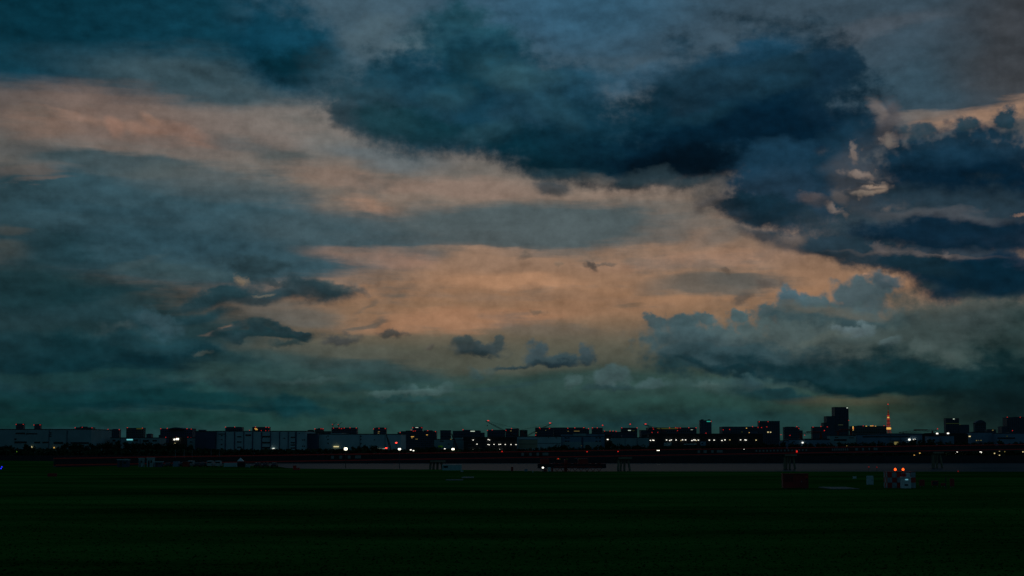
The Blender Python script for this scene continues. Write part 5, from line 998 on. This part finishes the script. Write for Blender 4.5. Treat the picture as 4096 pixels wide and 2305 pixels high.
MB().box(-w * .4, w * .35, -.53, -.49, .42, .68).build('vent', TRIM, t)
MB().box(-w * .25, w * .35, -.56, -.49, 1.28, 1.42).build('glint_panel', mat('glint_cool_dim', (.3, .8, 1), emit=.35), t)  # glowing panel put in for the cool reflection on the cabinet
MB().box(w * .1, w * .95, -.30, .3, 1.79, 2.35, .03).build('relay_box', WHITE, t)
MB().box(-w * .85, -w * .05, -.25, .25, 1.79, 2.30, .03).build('relay_box', REDP, t)
def board(label, px0, px1, y0, y1, D, frame=False):
    xa, xb = edge_x(px0, D), edge_x(px1, D); z0, z1 = max(zat(y1, D), .12), zat(y0, D); w = (xb - xa) / 2; t = thing('sign_board', label, 'sign', ((xa + xb) / 2, D, 0), 0)
    MB().box(-w, w, -.14, .14, z0, z1, .025).build('panel', REDD, t)
    if frame:
        MB().box(-w + .14, w - .14, -.165, -.135, z0 + .14, z1 - .14).build('face', TRIM, t)
    for x in (-w * .7, w * .7 - .06): MB().box(x, x + .06, -.04, .04, 0, z0 - .002).build('leg', STEELG, t)
board('squarish red sign board nearest the checkered hut', 3666, 3687, 1919, 1944, 262)
board('wide low red sign board with a dark face, second right of the checkered hut', 3715, 3742, 1923, 1942, 264, True)
board('small low red sign board left of the thin dark post', 3752, 3770, 1933, 1943, 262)
board('tall narrow red sign board furthest right of the checkered hut', 3788, 3805, 1915, 1946, 259)
board('low red sign board alone on the grass at the left', 202, 239, 1894, 1908, 347)
D = 243; p = edge_x(3772, D); t = thing('marker_post', 'thin dark post standing before the red sign boards', 'post', (p, D, 0)); MB().tube((0, 0, 0), (0, 0, zat(1911, D)), .06, n=8).build('pole', STEELD, t); MB().lathe([(.07, zat(1911, D) + .002), (.07, zat(1911, D) + .05), (.02, zat(1911, D) + .08)], 8).build('cap', STEELD, t)
for lab, px, y, D in (('blue airfield edge light at the left margin, upper of two', 19, 1868, 500), ('blue airfield edge light at the left margin, lower of two', 15.5, 1874.5, 468), ):
    x = edge_x(px, D); z = zat(y, D); t = thing('edge_light', lab, 'edge light', (x, D, 0), 0, 'blue edge lights')
    MB().tube((0, 0, 0), (0, 0, z - .14), .05, n=8).build('post', STEELD, t); MB().lathe([(.16, -.0), (.14, .03)], 8).build('base', STEELD, t); lantern('lens', L_BLUE, t, (0, 0, z), .2, .2)
for lab, px, y, D in (('faint red marker lamp by the water, left of two before the checkered hut', 3467, 1868, 450), ('faint red marker lamp by the water, right of two before the checkered hut', 3499, 1869.5, 450), ('faint red marker lamp on the grass right of the beacons', 3822, 1888, 405)):
    D = min(D, 425); x = edge_x(px, D); z = max(zat(y, D), .35); t = thing('marker_lamp', lab, 'marker lamp', (x, D, 0))
    MB().tube((0, 0, 0), (0, 0, z - .12), .05, n=8).build('post', STEELD, t); lantern('lens', mat('lamp_red_faint', (1, .03, .015), emit=.12), t, (0, 0, z), .16, .16)
